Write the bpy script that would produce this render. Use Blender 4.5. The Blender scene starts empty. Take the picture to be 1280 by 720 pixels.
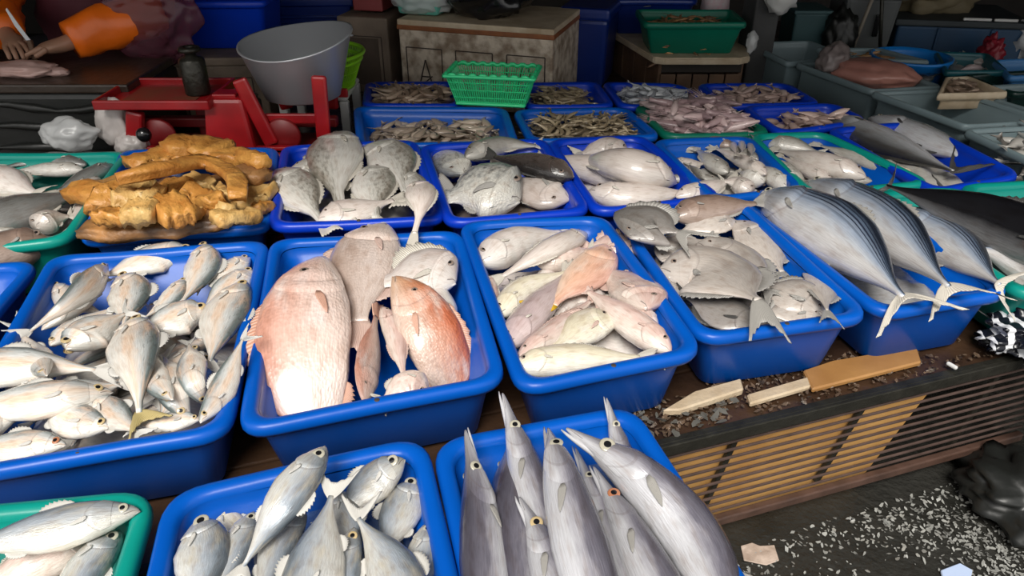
import bpy, bmesh, math, random
import numpy as np
from mathutils import Vector, Matrix, noise
random.seed(7); np.random.seed(7)
SC = bpy.context.scene; COL = SC.collection
# ------------------------------------------------------------------ camera, sky, exposure
RIM = 0.44                       # height of the tub rims above the market floor
TOP = 0.29                       # table top
CZ = RIM + 0.75
F = 924.0; PITCH = math.radians(31)
cam = bpy.data.cameras.new('camera'); camo = bpy.data.objects.new('camera', cam); COL.objects.link(camo)
camo.location = (0, 0, CZ); camo.rotation_euler = (math.pi/2-PITCH, 0, 0)
cam.sensor_width = 36; cam.lens = F*36/1280; cam.clip_start = .02
SC.camera = camo
w = bpy.data.worlds.new('overcast_sky'); SC.world = w; w.use_nodes = True
bg = w.node_tree.nodes['Background']; bg.inputs[0].default_value = (1, .99, .97, 1); bg.inputs[1].default_value = .62
sun = bpy.data.lights.new('hazy_sun', 'SUN'); suno = bpy.data.objects.new('hazy_sun', sun); COL.objects.link(suno)
sun.energy = 3.0; sun.angle = math.radians(28); sun.color = (1, .96, .90)
suno.rotation_euler = (math.radians(38), math.radians(-10), 0)   # high, from behind the camera and a little left
SC.view_settings.view_transform = 'Standard'; SC.view_settings.look = 'None'
SC.view_settings.exposure = 0.52; SC.view_settings.gamma = 1; SC.view_settings.use_curve_mapping = False

# ------------------------------------------------------------------ measuring helpers (photo pixel -> place in the market)
def _ray(px, py):
    d = ((px-640)/F, 1.0, -(py-360)/F); c, s = math.cos(PITCH), math.sin(PITCH)
    return np.array([d[0], d[1]*c+d[2]*s, -d[1]*s+d[2]*c])
def W(px, py, z):
    d = _ray(px, py); return d*((z-CZ)/d[2])+np.array([0, 0, CZ])
def V(px, py, Y):
    d = _ray(px, py); return d*(Y/d[1])+np.array([0, 0, CZ])
def proj(p):
    c, s = math.cos(PITCH), math.sin(PITCH); x, y, z = p[0], p[1], p[2]-CZ
    f = y*c-z*s; u = y*s+z*c
    return np.array([640+F*x/f, 360-F*u/f])
def unit(v): return v/(np.linalg.norm(v)+1e-12)

# ------------------------------------------------------------------ materials
MATS = {}
def mat(name, col, rough=.5, metal=0, spec=.5, coat=0, alpha=1, bump=0, bscale=30, var=0, vscale=6, col2=None, trans=0, coords='Object', contrast=.25):
    if name in MATS: return MATS[name]
    m = bpy.data.materials.new(name); m.use_nodes = True; nt = m.node_tree; b = nt.nodes['Principled BSDF']
    b.inputs['Base Color'].default_value = (*col, 1); b.inputs['Roughness'].default_value = rough
    b.inputs['Metallic'].default_value = metal; b.inputs['Specular IOR Level'].default_value = spec
    b.inputs['Coat Weight'].default_value = coat; b.inputs['Coat Roughness'].default_value = .12
    b.inputs['Alpha'].default_value = alpha; b.inputs['Transmission Weight'].default_value = trans
    tc = nt.nodes.new('ShaderNodeTexCoord')
    if var or col2:
        n = nt.nodes.new('ShaderNodeTexNoise'); n.inputs['Scale'].default_value = vscale; n.inputs['Detail'].default_value = 5
        nt.links.new(tc.outputs[coords], n.inputs['Vector'])
        r = nt.nodes.new('ShaderNodeValToRGB'); c2 = col2 or tuple(c*(1-var) for c in col)
        r.color_ramp.elements[0].position = .5-contrast; r.color_ramp.elements[1].position = .5+contrast
        r.color_ramp.elements[0].color = (*c2, 1); r.color_ramp.elements[1].color = (*col, 1)
        nt.links.new(n.outputs['Fac'], r.inputs['Fac']); nt.links.new(r.outputs['Color'], b.inputs['Base Color'])
    if bump:
        n = nt.nodes.new('ShaderNodeTexNoise'); n.inputs['Scale'].default_value = bscale; n.inputs['Detail'].default_value = 6
        nt.links.new(tc.outputs[coords], n.inputs['Vector'])
        bp = nt.nodes.new('ShaderNodeBump'); bp.inputs['Strength'].default_value = bump; bp.inputs['Distance'].default_value = .01
        nt.links.new(n.outputs['Fac'], bp.inputs['Height']); nt.links.new(bp.outputs['Normal'], b.inputs['Normal'])
    MATS[name] = m; return m

def fish_mat(name, ramp, rough=.3, metal=0., pattern=None, pcol=(.05, .05, .06), pamt=.6, blush=None, bamt=.4, scales=0, headcol=None, hamt=.3, vnoise=.12, bump=.3, grain=.4, gill=.25, blotch=.4):
    """colour by UV: u runs nose to tail, v runs belly to back"""
    m = bpy.data.materials.new(name); m.use_nodes = True; nt = m.node_tree; N = nt.nodes.new; L = nt.links.new
    b = nt.nodes['Principled BSDF']
    tc = N('ShaderNodeTexCoord'); sep = N('ShaderNodeSeparateXYZ'); L(tc.outputs['UV'], sep.inputs[0])
    def math_(op, a, c=None, clamp=False):
        n = N('ShaderNodeMath'); n.operation = op; n.use_clamp = clamp
        for i, x in enumerate((a, c)):
            if x is None: continue
            if isinstance(x, (int, float)): n.inputs[i].default_value = x
            else: L(x, n.inputs[i])
        return n.outputs[0]
    def tex(scale, sx=1, sy=1, kind='Noise', src='UV', detail=4):
        mp = N('ShaderNodeMapping'); mp.inputs['Scale'].default_value = (sx, sy, 1); L(tc.outputs[src], mp.inputs[0])
        t = N('ShaderNodeTex'+kind); t.inputs['Scale'].default_value = scale
        if kind == 'Noise': t.inputs['Detail'].default_value = detail
        L(mp.outputs[0], t.inputs['Vector']); return t
    def mix(f, a, c):
        n = N('ShaderNodeMix'); n.data_type = 'RGBA'
        if isinstance(f, (int, float)): n.inputs[0].default_value = f
        else: L(f, n.inputs[0])
        for i, x in ((6, a), (7, c)):
            if isinstance(x, tuple): n.inputs[i].default_value = (*x, 1)
            else: L(x, n.inputs[i])
        return n.outputs[2]
    nz = tex(4, 2.2, 1.2)
    oi = N('ShaderNodeObjectInfo')
    vv = math_('ADD', sep.outputs[1], math_('MULTIPLY', math_('SUBTRACT', nz.outputs['Fac'], .5), vnoise*2))
    cr = N('ShaderNodeValToRGB'); L(vv, cr.inputs[0]); els = cr.color_ramp.elements
    while len(els) < len(ramp): els.new(.5)
    for e, (p, c) in zip(els, ramp): e.position = p; e.color = (*c, 1)
    col = cr.outputs[0]
    if headcol:
        hf = N('ShaderNodeMapRange'); L(sep.outputs[0], hf.inputs[0]); hf.inputs[1].default_value = .3; hf.inputs[2].default_value = .02; hf.inputs[4].default_value = hamt
        col = mix(hf.outputs[0], col, headcol)
    if blush:
        n2 = tex(2.6, 1.6, 1.5, src='UV'); f = N('ShaderNodeMapRange'); L(n2.outputs['Fac'], f.inputs[0])
        f.inputs[1].default_value = .48; f.inputs[2].default_value = .68; f.inputs[4].default_value = bamt
        col = mix(f.outputs[0], col, blush)
    if pattern:
        back = N('ShaderNodeMapRange'); L(sep.outputs[1], back.inputs[0])
        if pattern == 'stripes':
            wv = tex(1, .9, 4.6, 'Wave'); wv.bands_direction = 'Y'; wv.inputs['Distortion'].default_value = 2.6; wv.inputs['Detail'].default_value = 2; wv.inputs['Detail Scale'].default_value = 2.2
            f0 = wv.outputs['Fac']; lo, hi = .5, .8; back.inputs[1].default_value = .52; back.inputs[2].default_value = .66
        elif pattern == 'spots':
            f0 = tex(9, 2.2, 1.6, 'Noise', detail=2).outputs['Fac']; lo, hi = .58, .68; back.inputs[1].default_value = .6; back.inputs[2].default_value = .8
        else:                                       # mottle
            f0 = tex(7, 3, 1.6, 'Noise', detail=6).outputs['Fac']; lo, hi = .45, .65; back.inputs[1].default_value = .3; back.inputs[2].default_value = .75
        f = N('ShaderNodeMapRange'); L(f0, f.inputs[0]); f.inputs[1].default_value = lo; f.inputs[2].default_value = hi; f.inputs[4].default_value = pamt
        uf = N('ShaderNodeMapRange'); L(sep.outputs[0], uf.inputs[0]); uf.inputs[1].default_value = .2; uf.inputs[2].default_value = .32
        col = mix(math_('MULTIPLY', math_('MULTIPLY', f.outputs[0], back.outputs[0]), uf.outputs[0]), col, pcol)
    # crease behind the gill cover
    q = math_('MULTIPLY', math_('SUBTRACT', sep.outputs[1], .48), 2.44)
    e_ = math_('SUBTRACT', math_('SUBTRACT', sep.outputs[0], gill+.042), math_('MULTIPLY', math_('MULTIPLY', q, q), -.075))
    cf = math_('MULTIPLY', math_('LESS_THAN', math_('ABSOLUTE', e_, None), .006), math_('LESS_THAN', math_('ABSOLUTE', q, None), 1.05))
    col = mix(math_('MULTIPLY', cf, .22), col, (.16, .11, .10))
    # mouth line low on the snout
    a = math_('ABSOLUTE', math_('SUBTRACT', sep.outputs[1], math_('SUBTRACT', .46, math_('MULTIPLY', sep.outputs[0], 2.2))))
    ml = math_('MULTIPLY', math_('LESS_THAN', a, .03), math_('LESS_THAN', sep.outputs[0], .075))
    col = mix(math_('MULTIPLY', ml, .7), col, (.08, .06, .06))
    gr = tex(9, 1.5, 6, detail=7); gf = N('ShaderNodeMapRange'); L(gr.outputs['Fac'], gf.inputs[0]); gf.inputs[1].default_value = .35; gf.inputs[2].default_value = .75; gf.inputs[4].default_value = grain
    dk = N('ShaderNodeMix'); dk.data_type = 'RGBA'; dk.blend_type = 'MULTIPLY'; L(gf.outputs[0], dk.inputs[0]); L(col, dk.inputs[6]); dk.inputs[7].default_value = (.50, .47, .44, 1); col = dk.outputs[2]
    bt = tex(3.2, 2.4, 2.0, detail=6); bf = N('ShaderNodeMapRange'); L(bt.outputs['Fac'], bf.inputs[0]); bf.inputs[1].default_value = .50; bf.inputs[2].default_value = .66; bf.inputs[4].default_value = blotch
    dk = N('ShaderNodeMix'); dk.data_type = 'RGBA'; dk.blend_type = 'MULTIPLY'; L(bf.outputs[0], dk.inputs[0]); L(col, dk.inputs[6]); dk.inputs[7].default_value = (.58, .46, .38, 1); col = dk.outputs[2]
    hs = N('ShaderNodeHueSaturation'); L(col, hs.inputs['Color'])
    rv = N('ShaderNodeMapRange'); L(oi.outputs['Random'], rv.inputs[0]); rv.inputs[3].default_value = .84; rv.inputs[4].default_value = 1.08
    L(rv.outputs[0], hs.inputs['Value']); L(hs.outputs[0], b.inputs['Base Color'])
    b.inputs['Roughness'].default_value = rough; b.inputs['Metallic'].default_value = metal
    b.inputs['Coat Weight'].default_value = .6; b.inputs['Coat Roughness'].default_value = .12
    b.inputs['Subsurface Weight'].default_value = 0
    bp = N('ShaderNodeBump'); bp.inputs['Strength'].default_value = bump; bp.inputs['Distance'].default_value = .004
    wr = tex(6, 3, 7, 'Noise', detail=6)
    h = wr.outputs['Fac']
    if scales:
        vo = tex(scales, 2.2, 1, 'Voronoi'); h = math_('ADD', h, math_('MULTIPLY', vo.outputs['Distance'], .9))
    L(h, bp.inputs['Height']); L(bp.outputs[0], b.inputs['Normal'])
    MATS[name] = m; return m

def fin_mat(name, c1, c2, rough=.35, alpha=.95):
    m = bpy.data.materials.new(name); m.use_nodes = True; nt = m.node_tree; b = nt.nodes['Principled BSDF']
    tc = nt.nodes.new('ShaderNodeTexCoord'); wv = nt.nodes.new('ShaderNodeTexWave'); wv.bands_direction = 'Y'
    wv.inputs['Scale'].default_value = 9; wv.inputs['Distortion'].default_value = 1.2
    nt.links.new(tc.outputs['UV'], wv.inputs['Vector'])
    r = nt.nodes.new('ShaderNodeValToRGB'); r.color_ramp.elements[0].color = (*c1, 1); r.color_ramp.elements[1].color = (*c2, 1)
    nt.links.new(wv.outputs['Fac'], r.inputs['Fac']); nt.links.new(r.outputs[0], b.inputs['Base Color'])
    b.inputs['Roughness'].default_value = rough; b.inputs['Alpha'].default_value = alpha
    bp = nt.nodes.new('ShaderNodeBump'); bp.inputs['Strength'].default_value = .4; bp.inputs['Distance'].default_value = .003
    nt.links.new(wv.outputs['Fac'], bp.inputs['Height']); nt.links.new(bp.outputs[0], b.inputs['Normal'])
    MATS[name] = m; return m

# ------------------------------------------------------------------ object helpers
def thing(name, label, cat, loc=(0, 0, 0), rotz=0, group=None):
    o = bpy.data.objects.new(name, None); COL.objects.link(o); o.location = loc; o.rotation_euler = (0, 0, rotz)
    o.empty_display_size = .05; o['label'] = label; o['category'] = cat
    if group: o['group'] = group
    return o
def tag(o, label, cat, group=None, kind=None):
    o['label'] = label; o['category'] = cat
    if group: o['group'] = group
    if kind: o['kind'] = kind
    return o
def part(name, verts, faces, m, parent=None, uv=None, smooth=True, loc=None):
    me = bpy.data.meshes.new(name); me.from_pydata([tuple(map(float, v)) for v in verts], [], [tuple(f) for f in faces]); me.update()
    if uv is not None:
        ul = me.uv_layers.new(name='UVMap'); idx = np.empty(len(me.loops), dtype=np.int32); me.loops.foreach_get('vertex_index', idx)
        ul.data.foreach_set('uv', np.asarray(uv, dtype=np.float32)[idx].ravel())
    if smooth: me.polygons.foreach_set('use_smooth', [True]*len(me.polygons))
    if m: me.materials.append(m)
    o = bpy.data.objects.new(name, me); COL.objects.link(o)
    if parent: o.parent = parent
    if loc is not None: o.location = loc
    return o
def bmpart(name, bm, m, parent=None, smooth=False):
    bmesh.ops.recalc_face_normals(bm, faces=bm.faces[:])
    me = bpy.data.meshes.new(name); bm.to_mesh(me); bm.free()
    if smooth: me.polygons.foreach_set('use_smooth', [True]*len(me.polygons))
    me.materials.append(m); o = bpy.data.objects.new(name, me); COL.objects.link(o)
    if parent: o.parent = parent
    return o
def abox(bm, c, s, rz=0, bev=0, taper=1, rx=0, ry=0):
    r = bmesh.ops.create_cube(bm, size=1); vs = r['verts']
    for v in vs:
        k = taper if v.co.z < 0 else 1
        v.co = Vector((v.co.x*s[0]*k, v.co.y*s[1]*k, v.co.z*s[2]))
    if bev:
        es = list({e for v in vs for e in v.link_edges})
        r = bmesh.ops.bevel(bm, geom=es, offset=bev, segments=2, affect='EDGES', profile=.5); vs = list({v for f in r['faces'] for v in f.verts} | set(v for v in vs if v.is_valid))
    M = Matrix.Translation(c) @ Matrix.Rotation(rz, 4, 'Z') @ Matrix.Rotation(ry, 4, 'Y') @ Matrix.Rotation(rx, 4, 'X')
    for v in vs: v.co = M @ v.co
    return vs
def box(name, c, s, m, parent=None, rz=0, bev=.004, taper=1, rx=0, ry=0):
    bm = bmesh.new(); abox(bm, c, s, rz, bev, taper, rx, ry); return bmpart(name, bm, m, parent)
def tube_geo(pts, rad, seg=8, cap=True):
    pts = [np.array(p, float) for p in pts]; n = len(pts); vs = []; fs = []
    for i, p in enumerate(pts):
        t = unit(pts[min(i+1, n-1)]-pts[max(i-1, 0)]); a = np.array([0, 0, 1.]) if abs(t[2]) < .9 else np.array([1., 0, 0])
        u = unit(np.cross(t, a)); v = np.cross(t, u); r = rad[i] if hasattr(rad, '__len__') else rad
        for k in range(seg):
            an = 2*math.pi*k/seg; vs.append(p+r*(math.cos(an)*u+math.sin(an)*v))
    for i in range(n-1):
        for k in range(seg): fs.append((i*seg+k, i*seg+(k+1) % seg, (i+1)*seg+(k+1) % seg, (i+1)*seg+k))
    if cap: fs.append(tuple(range(seg))[::-1]); fs.append(tuple((n-1)*seg+k for k in range(seg)))
    return vs, fs
def tube(name, pts, rad, m, parent=None, seg=8):
    vs, fs = tube_geo(pts, rad, seg); return part(name, vs, fs, m, parent)
def lathe(name, prof, m, parent=None, seg=32, loc=(0, 0, 0), sx=1, sy=1):
    vs = []; fs = []
    for r, z in prof:
        for k in range(seg):
            a = 2*math.pi*k/seg; vs.append((loc[0]+r*sx*math.cos(a), loc[1]+r*sy*math.sin(a), loc[2]+z))
    for i in range(len(prof)-1):
        for k in range(seg): fs.append((i*seg+k, i*seg+(k+1) % seg, (i+1)*seg+(k+1) % seg, (i+1)*seg+k))
    return part(name, vs, fs, m, parent)
def blob(name, c, r, m, parent=None, amp=.2, freq=3, sub=4, seed=0, flat=None, rz=0):
    bm = bmesh.new(); bmesh.ops.create_icosphere(bm, subdivisions=sub, radius=1)
    R = Matrix.Rotation(rz, 3, 'Z')
    for v in bm.verts:
        p = v.co.copy(); d = 1+amp*noise.noise(p*freq+Vector((seed*7.3, seed, -seed)))+amp*.5*noise.noise(p*freq*2.3+Vector((seed, 3, seed*2)))
        q = p*d; q = Vector((q.x*r[0], q.y*r[1], q.z*r[2]))
        if flat is not None: q.z = max(q.z, flat)
        v.co = R @ q+(Vector(c) if parent else Vector())
    o = bmpart(name, bm, m, parent, smooth=True)
    if not parent: o.location = c
    return o
def struct(o): o['kind'] = 'structure'; return o
# ------------------------------------------------------------------ palette
BLUE = mat('tub_blue', (.001, .09, .47), .32, spec=.3, coat=0, var=.18, vscale=5, bump=.05, bscale=25)
BLUE2 = mat('tub_deep_blue', (.002, .04, .50), .32, spec=.35, coat=0, var=.2, vscale=5, bump=.05, bscale=25)
NAVY = mat('tub_navy', (.004, .025, .20), .35, coat=.2, var=.25, vscale=4)
TEAL = mat('tub_teal', (.004, .27, .22), .3, spec=.35, coat=0, var=.2, vscale=5)
GREEN = mat('tub_green', (.004, .16, .10), .35, spec=.35, coat=0, var=.25, vscale=5)
GREY = mat('crate_grey', (.20, .27, .29), .4, coat=.1, var=.25, vscale=4)
DARKM = mat('dark_iron', (.045, .043, .034), .35, metal=.5, var=.5, vscale=30, bump=.3, bscale=60)
RUST = mat('rusty_rail', (.10, .055, .04), .45, var=.5, vscale=18, bump=.3, bscale=50)
BAR = mat('wet_bar', (.15, .10, .085), .3, metal=.3, var=.5, vscale=25)
BOARD = mat('tan_board', (.40, .21, .07), .45, col2=(.26, .12, .035), vscale=9, bump=.2, bscale=20)
PLY = mat('plywood', (.66, .38, .13), .45, col2=(.46, .23, .065), vscale=7, bump=.15, bscale=20)
PLANK = mat('wet_plank', (.065, .034, .018), .35, col2=(.018, .010, .007), vscale=9, bump=.5, bscale=25)
FOAM = mat('dirty_foam', (.62, .53, .42), .6, col2=(.26, .19, .13), vscale=22, bump=.45, bscale=55, contrast=.13)
FOAM2 = mat('grimy_foam', (.25, .19, .14), .65, col2=(.10, .07, .05), vscale=7, bump=.35, bscale=55)
FOAMW = mat('pale_foam', (.62, .52, .38), .55, col2=(.38, .28, .17), vscale=12, bump=.3, bscale=60)
GROOVE = mat('groove_shade', (.05, .035, .028), .7)  # shade inside grooves and holes, put into a dark colour
BLACK = mat('black_plastic', (.008, .008, .009), .25, coat=.4, bump=.3, bscale=14)
TARP = mat('black_tarp', (.010, .011, .010), .4, bump=.4, bscale=9)
RED = mat('scale_red', (.40, .008, .012), .35, coat=.3, var=.5, vscale=11)
REDD = mat('scale_dark_red', (.22, .008, .010), .45, var=.4, vscale=14)
ALU = mat('aluminium', (.62, .64, .67), .33, metal=.55, bump=.05, bscale=8)
LIME = mat('lime_plastic', (.25, .60, .02), .35, coat=.2)
MINT = mat('mint_plastic', (.04, .68, .27), .35, coat=.2)
TURQ = mat('turquoise_plastic', (.12, .42, .34), .35, coat=.2)
WOODD = mat('dark_wood', (.16, .09, .05), .55, col2=(.06, .033, .02), vscale=8, bump=.4, bscale=30)
CONC = mat('stained_post', (.06, .06, .06), .7, var=.5, vscale=7, bump=.3, bscale=30)
WHITE = mat('white_plastic', (.62, .62, .60), .4, bump=.2, bscale=15)
CLEARB = mat('thin_clear_plastic', (.75, .76, .76), .22, spec=.6, alpha=.55, bump=.5, bscale=16)
PURP = mat('purple_film', (.13, .035, .055), .25, spec=.5, alpha=.62, bump=.5, bscale=11)

# ------------------------------------------------------------------ setting
FLOOR = mat('wet_asphalt', (.035, .034, .030), .22, col2=(.014, .014, .012), vscale=8, bump=.7, bscale=70, spec=.5)
def slab(name, x0, x1, y0, y1, z0, z1, m): return struct(box(name, ((x0+x1)/2, (y0+y1)/2, (z0+z1)/2), (x1-x0, y1-y0, z1-z0), m, bev=0))
slab('floor', -7, 8, -8, 6.2, -.1, 0, FLOOR)
WALLM = mat('dark_brown_wall', (.05, .042, .036), .8, var=.5, vscale=3, bump=.3, bscale=14)  # plain dark brown with random mottling
slab('wall_back', -3.7, 5.3, 5.6, 5.75, 0, 2.05, WALLM)
slab('shade_wall_left', -3.7, -3.55, 1.3, 5.6, 0, 2.05, WALLM)  # side wall out of view, added to darken the back
slab('shade_wall_right', 5.15, 5.3, 1.3, 5.6, 0, 2.05, WALLM)  # unseen too, put in to keep daylight off the back
slab('ceiling', -3.7, 5.3, .7, 5.75, 2.05, 2.13, mat('tin_ceiling', (.06, .055, .05), .7, var=.3, vscale=2))  # roof out of view, its edge and height shaped to dim the back
struct(box('trim_1', (1.02, 3.18, 1.025), (.11, .11, 2.05), CONC, rz=.2, bev=.008))      # market post behind the stall

# ------------------------------------------------------------------ height field that heaps settle on (world x, y, 1 cm cells)
HX0, HY0, HR = -2.0, 0.1, .01
HM = np.full((460, 420), TOP)
def hidx(x, y): return int(min(max((x-HX0)/HR, 0), 459)), int(min(max((y-HY0)/HR, 0), 419))
def hget(x, y): i, j = hidx(x, y); return HM[i, j]

# ------------------------------------------------------------------ tubs
TUB = {}
def round_quad(q, inset, r, seg=7, bow=0):
    """points of a quad (4x2, BL BR FR FL) moved inwards by inset with filleted corners"""
    n = 4; lines = []
    c = q.mean(0)
    for i in range(4):
        a, b = q[i], q[(i+1) % 4]; d = unit(b-a); nn = np.array([-d[1], d[0]])
        if np.dot(c-a, nn) < 0: nn = -nn
        lines.append((a+nn*inset, d))
    P = []
    for i in range(4):
        (a, d), (b, e) = lines[i-1], lines[i]
        t = np.linalg.solve(np.array([d, -e]).T, b-a); P.append(a+d*t[0])
    out = []
    for i in range(4):
        p, a, b = P[i], P[i-1], P[(i+1) % 4]
        da, db = unit(a-p), unit(b-p); rr = min(r, .42*np.linalg.norm(a-p), .42*np.linalg.norm(b-p))
        for k in range(seg):
            t = k/(seg-1); A = p+da*rr; B = p+db*rr
            out.append((1-t)**2*A+2*t*(1-t)*p+t*t*B)
        for k in range(1, 4):
            t = k/4; A = p+db*rr; na = P[(i+2) % 4]; nr = min(r, .42*np.linalg.norm(b-p), .42*np.linalg.norm(na-b)); B = b-db*nr
            out.append(A*(1-t)+B*t)
    return np.array(out)
def quad_pt(q, s, t): return (q[3]*(1-s)+q[2]*s)*(1-t)+(q[0]*(1-s)+q[1]*s)*t
def tub(key, px, label, m, depth=.148, rz=RIM, taper=.052, r=.055, lip=.024, name='fish_tub', cat='tub', world=None, group=None, fill=True, hole=True, rimcol=None):
    if world is not None: q = np.array(world, float)
    else:
        p = [W(x, y, rz)[:2] if (x is not None) else None for x, y in px]
        q = np.array(p)
    c = q.mean(0); z0 = rz-depth
    t = thing(name, label, cat, (c[0], c[1], z0), group=group)
    ql = q-c
    # the fields: (inset, height)
    L = lip
    outer = [(taper-.004, 0.), (taper-.010, .004), (L*.75+.004, depth-.036), (L*.75, depth-.026)]
    rim = [(L*.75, depth-.026), (L*.1, depth-.024), (-.001, depth-.016), (0, depth-.007), (L*.16, depth-.001), (L*.45, depth), (L*.8, depth-.001), (L*1.0, depth-.006), (L*1.08, depth-.013)]
    inner = [(L*1.08, depth-.013), (L*1.2, depth-.032), (L*1.45, depth-.035), (taper+.004, .022), (taper+.018, .014)]
    def loft(prof, close_first=False, close_last=False, wav=0):
        vs = []; fs = []; n = None
        for ins, z in prof:
            pts = round_quad(ql, ins, max(r-ins*.5, .01)); n = len(pts)
            for k, p in enumerate(pts):
                wz = wav*noise.noise(Vector((p[0]*4+c[0]*9, p[1]*4, c[1]*3)))
                vs.append((p[0], p[1], z+wz))
        for i in range(len(prof)-1):
            for k in range(n): fs.append((i*n+k, i*n+(k+1) % n, (i+1)*n+(k+1) % n, (i+1)*n+k))
        if close_first: fs.append(tuple(range(n)))
        if close_last: fs.append(tuple((len(prof)-1)*n+k for k in range(n)))
        return vs, fs
    va, fa = loft(outer, close_first=True); vb, fb = loft(inner, close_last=True)
    fb = [tuple(i+len(va) for i in f) for f in fb]
    bm = bmesh.new(); me = bpy.data.meshes.new('t'); me.from_pydata(va+vb, [], fa+fb); bm.from_mesh(me)
    bmpart('shell', bm, m, t, smooth=True)
    vr, fr = loft(rim, wav=.004)
    part('rim', vr, fr, rimcol or m, t)
    if hole:
        a = (ql[2]+ql[3])/2; d = unit(ql[2]-ql[3]); nn = np.array([-d[1], d[0]]); nn = nn if np.dot(nn, -a) > 0 else -nn
        p = a+nn*L*.45
        lathe('rim_hole', [(.0001, .0015), (.0028, .0015), (.0042, .0012), (.005, -.001)], GROOVE, t, 12, (p[0], p[1], depth))  # dark disc on the rim, the hole's shade painted in
    TUB[key] = dict(q=q, z0=z0+.016, rim=rz, taper=taper, lip=L)
    if fill:
        lo = q.min(0); hi = q.max(0); qi = round_quad(q, taper*.8, r*.8)
        n = len(qi)
        for i in range(hidx(lo[0], 0)[0], hidx(hi[0], 0)[0]+1):
            for j in range(hidx(0, lo[1])[1], hidx(0, hi[1])[1]+1):
                x = HX0+(i+.5)*HR; y = HY0+(j+.5)*HR; ins = True; sgn = 0
                for k in range(n):
                    a, b = qi[k], qi[(k+1) % n]; cr_ = (b[0]-a[0])*(y-a[1])-(b[1]-a[1])*(x-a[0])
                    if sgn == 0: sgn = 1 if cr_ > 0 else -1
                    elif cr_*sgn < 0: ins = False; break
                if ins: HM[i, j] = z0+.016
    return t
def ext(a, b, a2, b2, L, rz=RIM):
    """four corners from the far corners a, b and one more pixel on each side edge, run on to length L"""
    A, B, A2, B2 = [W(*p, rz)[:2] for p in (a, b, a2, b2)]
    d1, d2 = unit(A2-A), unit(B2-B); d = unit(d1+d2)
    return [A, B, B+unit(d2*.6+d*.4)*L, A+unit(d1*.6+d*.4)*L]

tub('mack', [(62, 318), (338, 299), (286, 540), (-112, 606)], 'big blue plastic tub at left full of round-bellied silver mackerel', BLUE)
tub('snap', [(337, 299), (577, 285), (635, 474), (294, 540)], 'blue plastic tub holding the large pink snappers in the middle', BLUE)
tub('pink', [(572, 277), (757, 267), (884, 438), (648, 487)], 'blue plastic tub heaped with mixed pale pink fish', BLUE)
tub('pomf', [(762, 262), (930, 250), (1094, 394), (876, 424)], 'blue plastic tub heaped with flat grey pomfrets', BLUE)
tub('tuna', [(918, 249), (1082, 240), (1272, 364), (1102, 393)], 'blue plastic tub under the big striped tuna at right', BLUE)
tub('dark', [(1084, 239), (1196, 232), (1420, 350), (1284, 368)], 'green plastic tub at the right edge under black-backed fish', TEAL)
tub('teal2', [(1193, 229), (1330, 222), (1440, 268), (1264, 275)], 'teal plastic tub, nearly empty, behind the black-backed fish', TEAL)
tub('left', [(-90, 192), (164, 188), (86, 298), (-190, 330)], 'teal plastic tub at far left with long grey fish', TEAL)
tub('brown', [(-150, 338), (51, 322), (-22, 410), (-260, 440)], 'blue plastic tub cut off by the left edge, under a brown fish', BLUE)
tub('salt', [(150, 187), (349, 183), (337, 282), (94, 300)], 'blue plastic tub piled with orange-brown dried fish chunks', BLUE)
tub('trev', [(351, 181), (521, 173), (559, 272), (334, 284)], 'deep blue tub of stout silver trevallies beside the dried fish', BLUE2)
tub('tila', [(523, 180), (682, 172), (741, 262), (557, 279)], 'deep blue tub holding the large scaly tilapia and black catfish', BLUE2)
tub('white', [(682, 174), (804, 168), (907, 246), (743, 264)], 'deep blue tub of smooth long white fish', BLUE2)
tub('mixed', [(813, 174), (938, 168), (1008, 233), (892, 250)], 'blue tub of small mixed grey fish behind the pomfrets', BLUE)
tub('long', [(934, 167), (1030, 163), (1170, 228), (1014, 243)], 'teal-rimmed tub of long pale fish behind the tuna', BLUE, rimcol=TEAL)
tub('bonito', [(1030, 160), (1150, 150), (1282, 218), (1170, 240)], 'deep blue tub under two long silver tuna with raised tails', BLUE2)
tub('back', [(441, 131), (634, 134), (650, 178), (446, 181)], 'blue tub with a shallow heap of small pale fish, behind the trevallies', BLUE)
tub('shrimp', [(640, 136), (784, 133), (829, 170), (662, 176)], 'blue tub of olive-brown shrimps behind the white fish', BLUE)
tub('squid', [(790, 130), (905, 127), (968, 165), (832, 170)], 'teal tub heaped with pinkish grey squid', GREEN)
tub('sliver', [(925, 132), (1042, 127), (1088, 150), (975, 166)], 'deep blue tub of small pinkish fish in front of the grey crates', BLUE2)
tub('prawn', [(456, 101), (575, 101), (580, 131), (452, 131)], 'dark blue tub of brownish prawns in front of the foam box', BLUE2)
tub('krill', [(650, 102), (748, 101), (770, 131), (656, 133)], 'dark blue tub of olive prawns right of the green basket', BLUE2)
tub('anch', [(751, 101), (848, 103), (900, 128), (776, 132)], 'deep blue tub of bright silver anchovies', BLUE2)
tub('rosy', [(868, 104), (985, 103), (1030, 128), (906, 131)], 'deep blue tub of small rosy fish near the post', BLUE2)
tub('scad', None, 'blue tub of big-eyed scad in water at the front', BLUE, world=ext((205, 612), (532, 542), (178, 720), (577, 720), .54))
tub('barra', None, 'blue tub of long pointed barracudas at the front', BLUE, world=ext((538, 548), (792, 503), (572, 720), (941, 720), .58))
tub('green', None, 'teal green tub in the front left corner', TEAL, world=ext((-80, 634), (197, 608), (-160, 720), (172, 720), .5))

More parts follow.
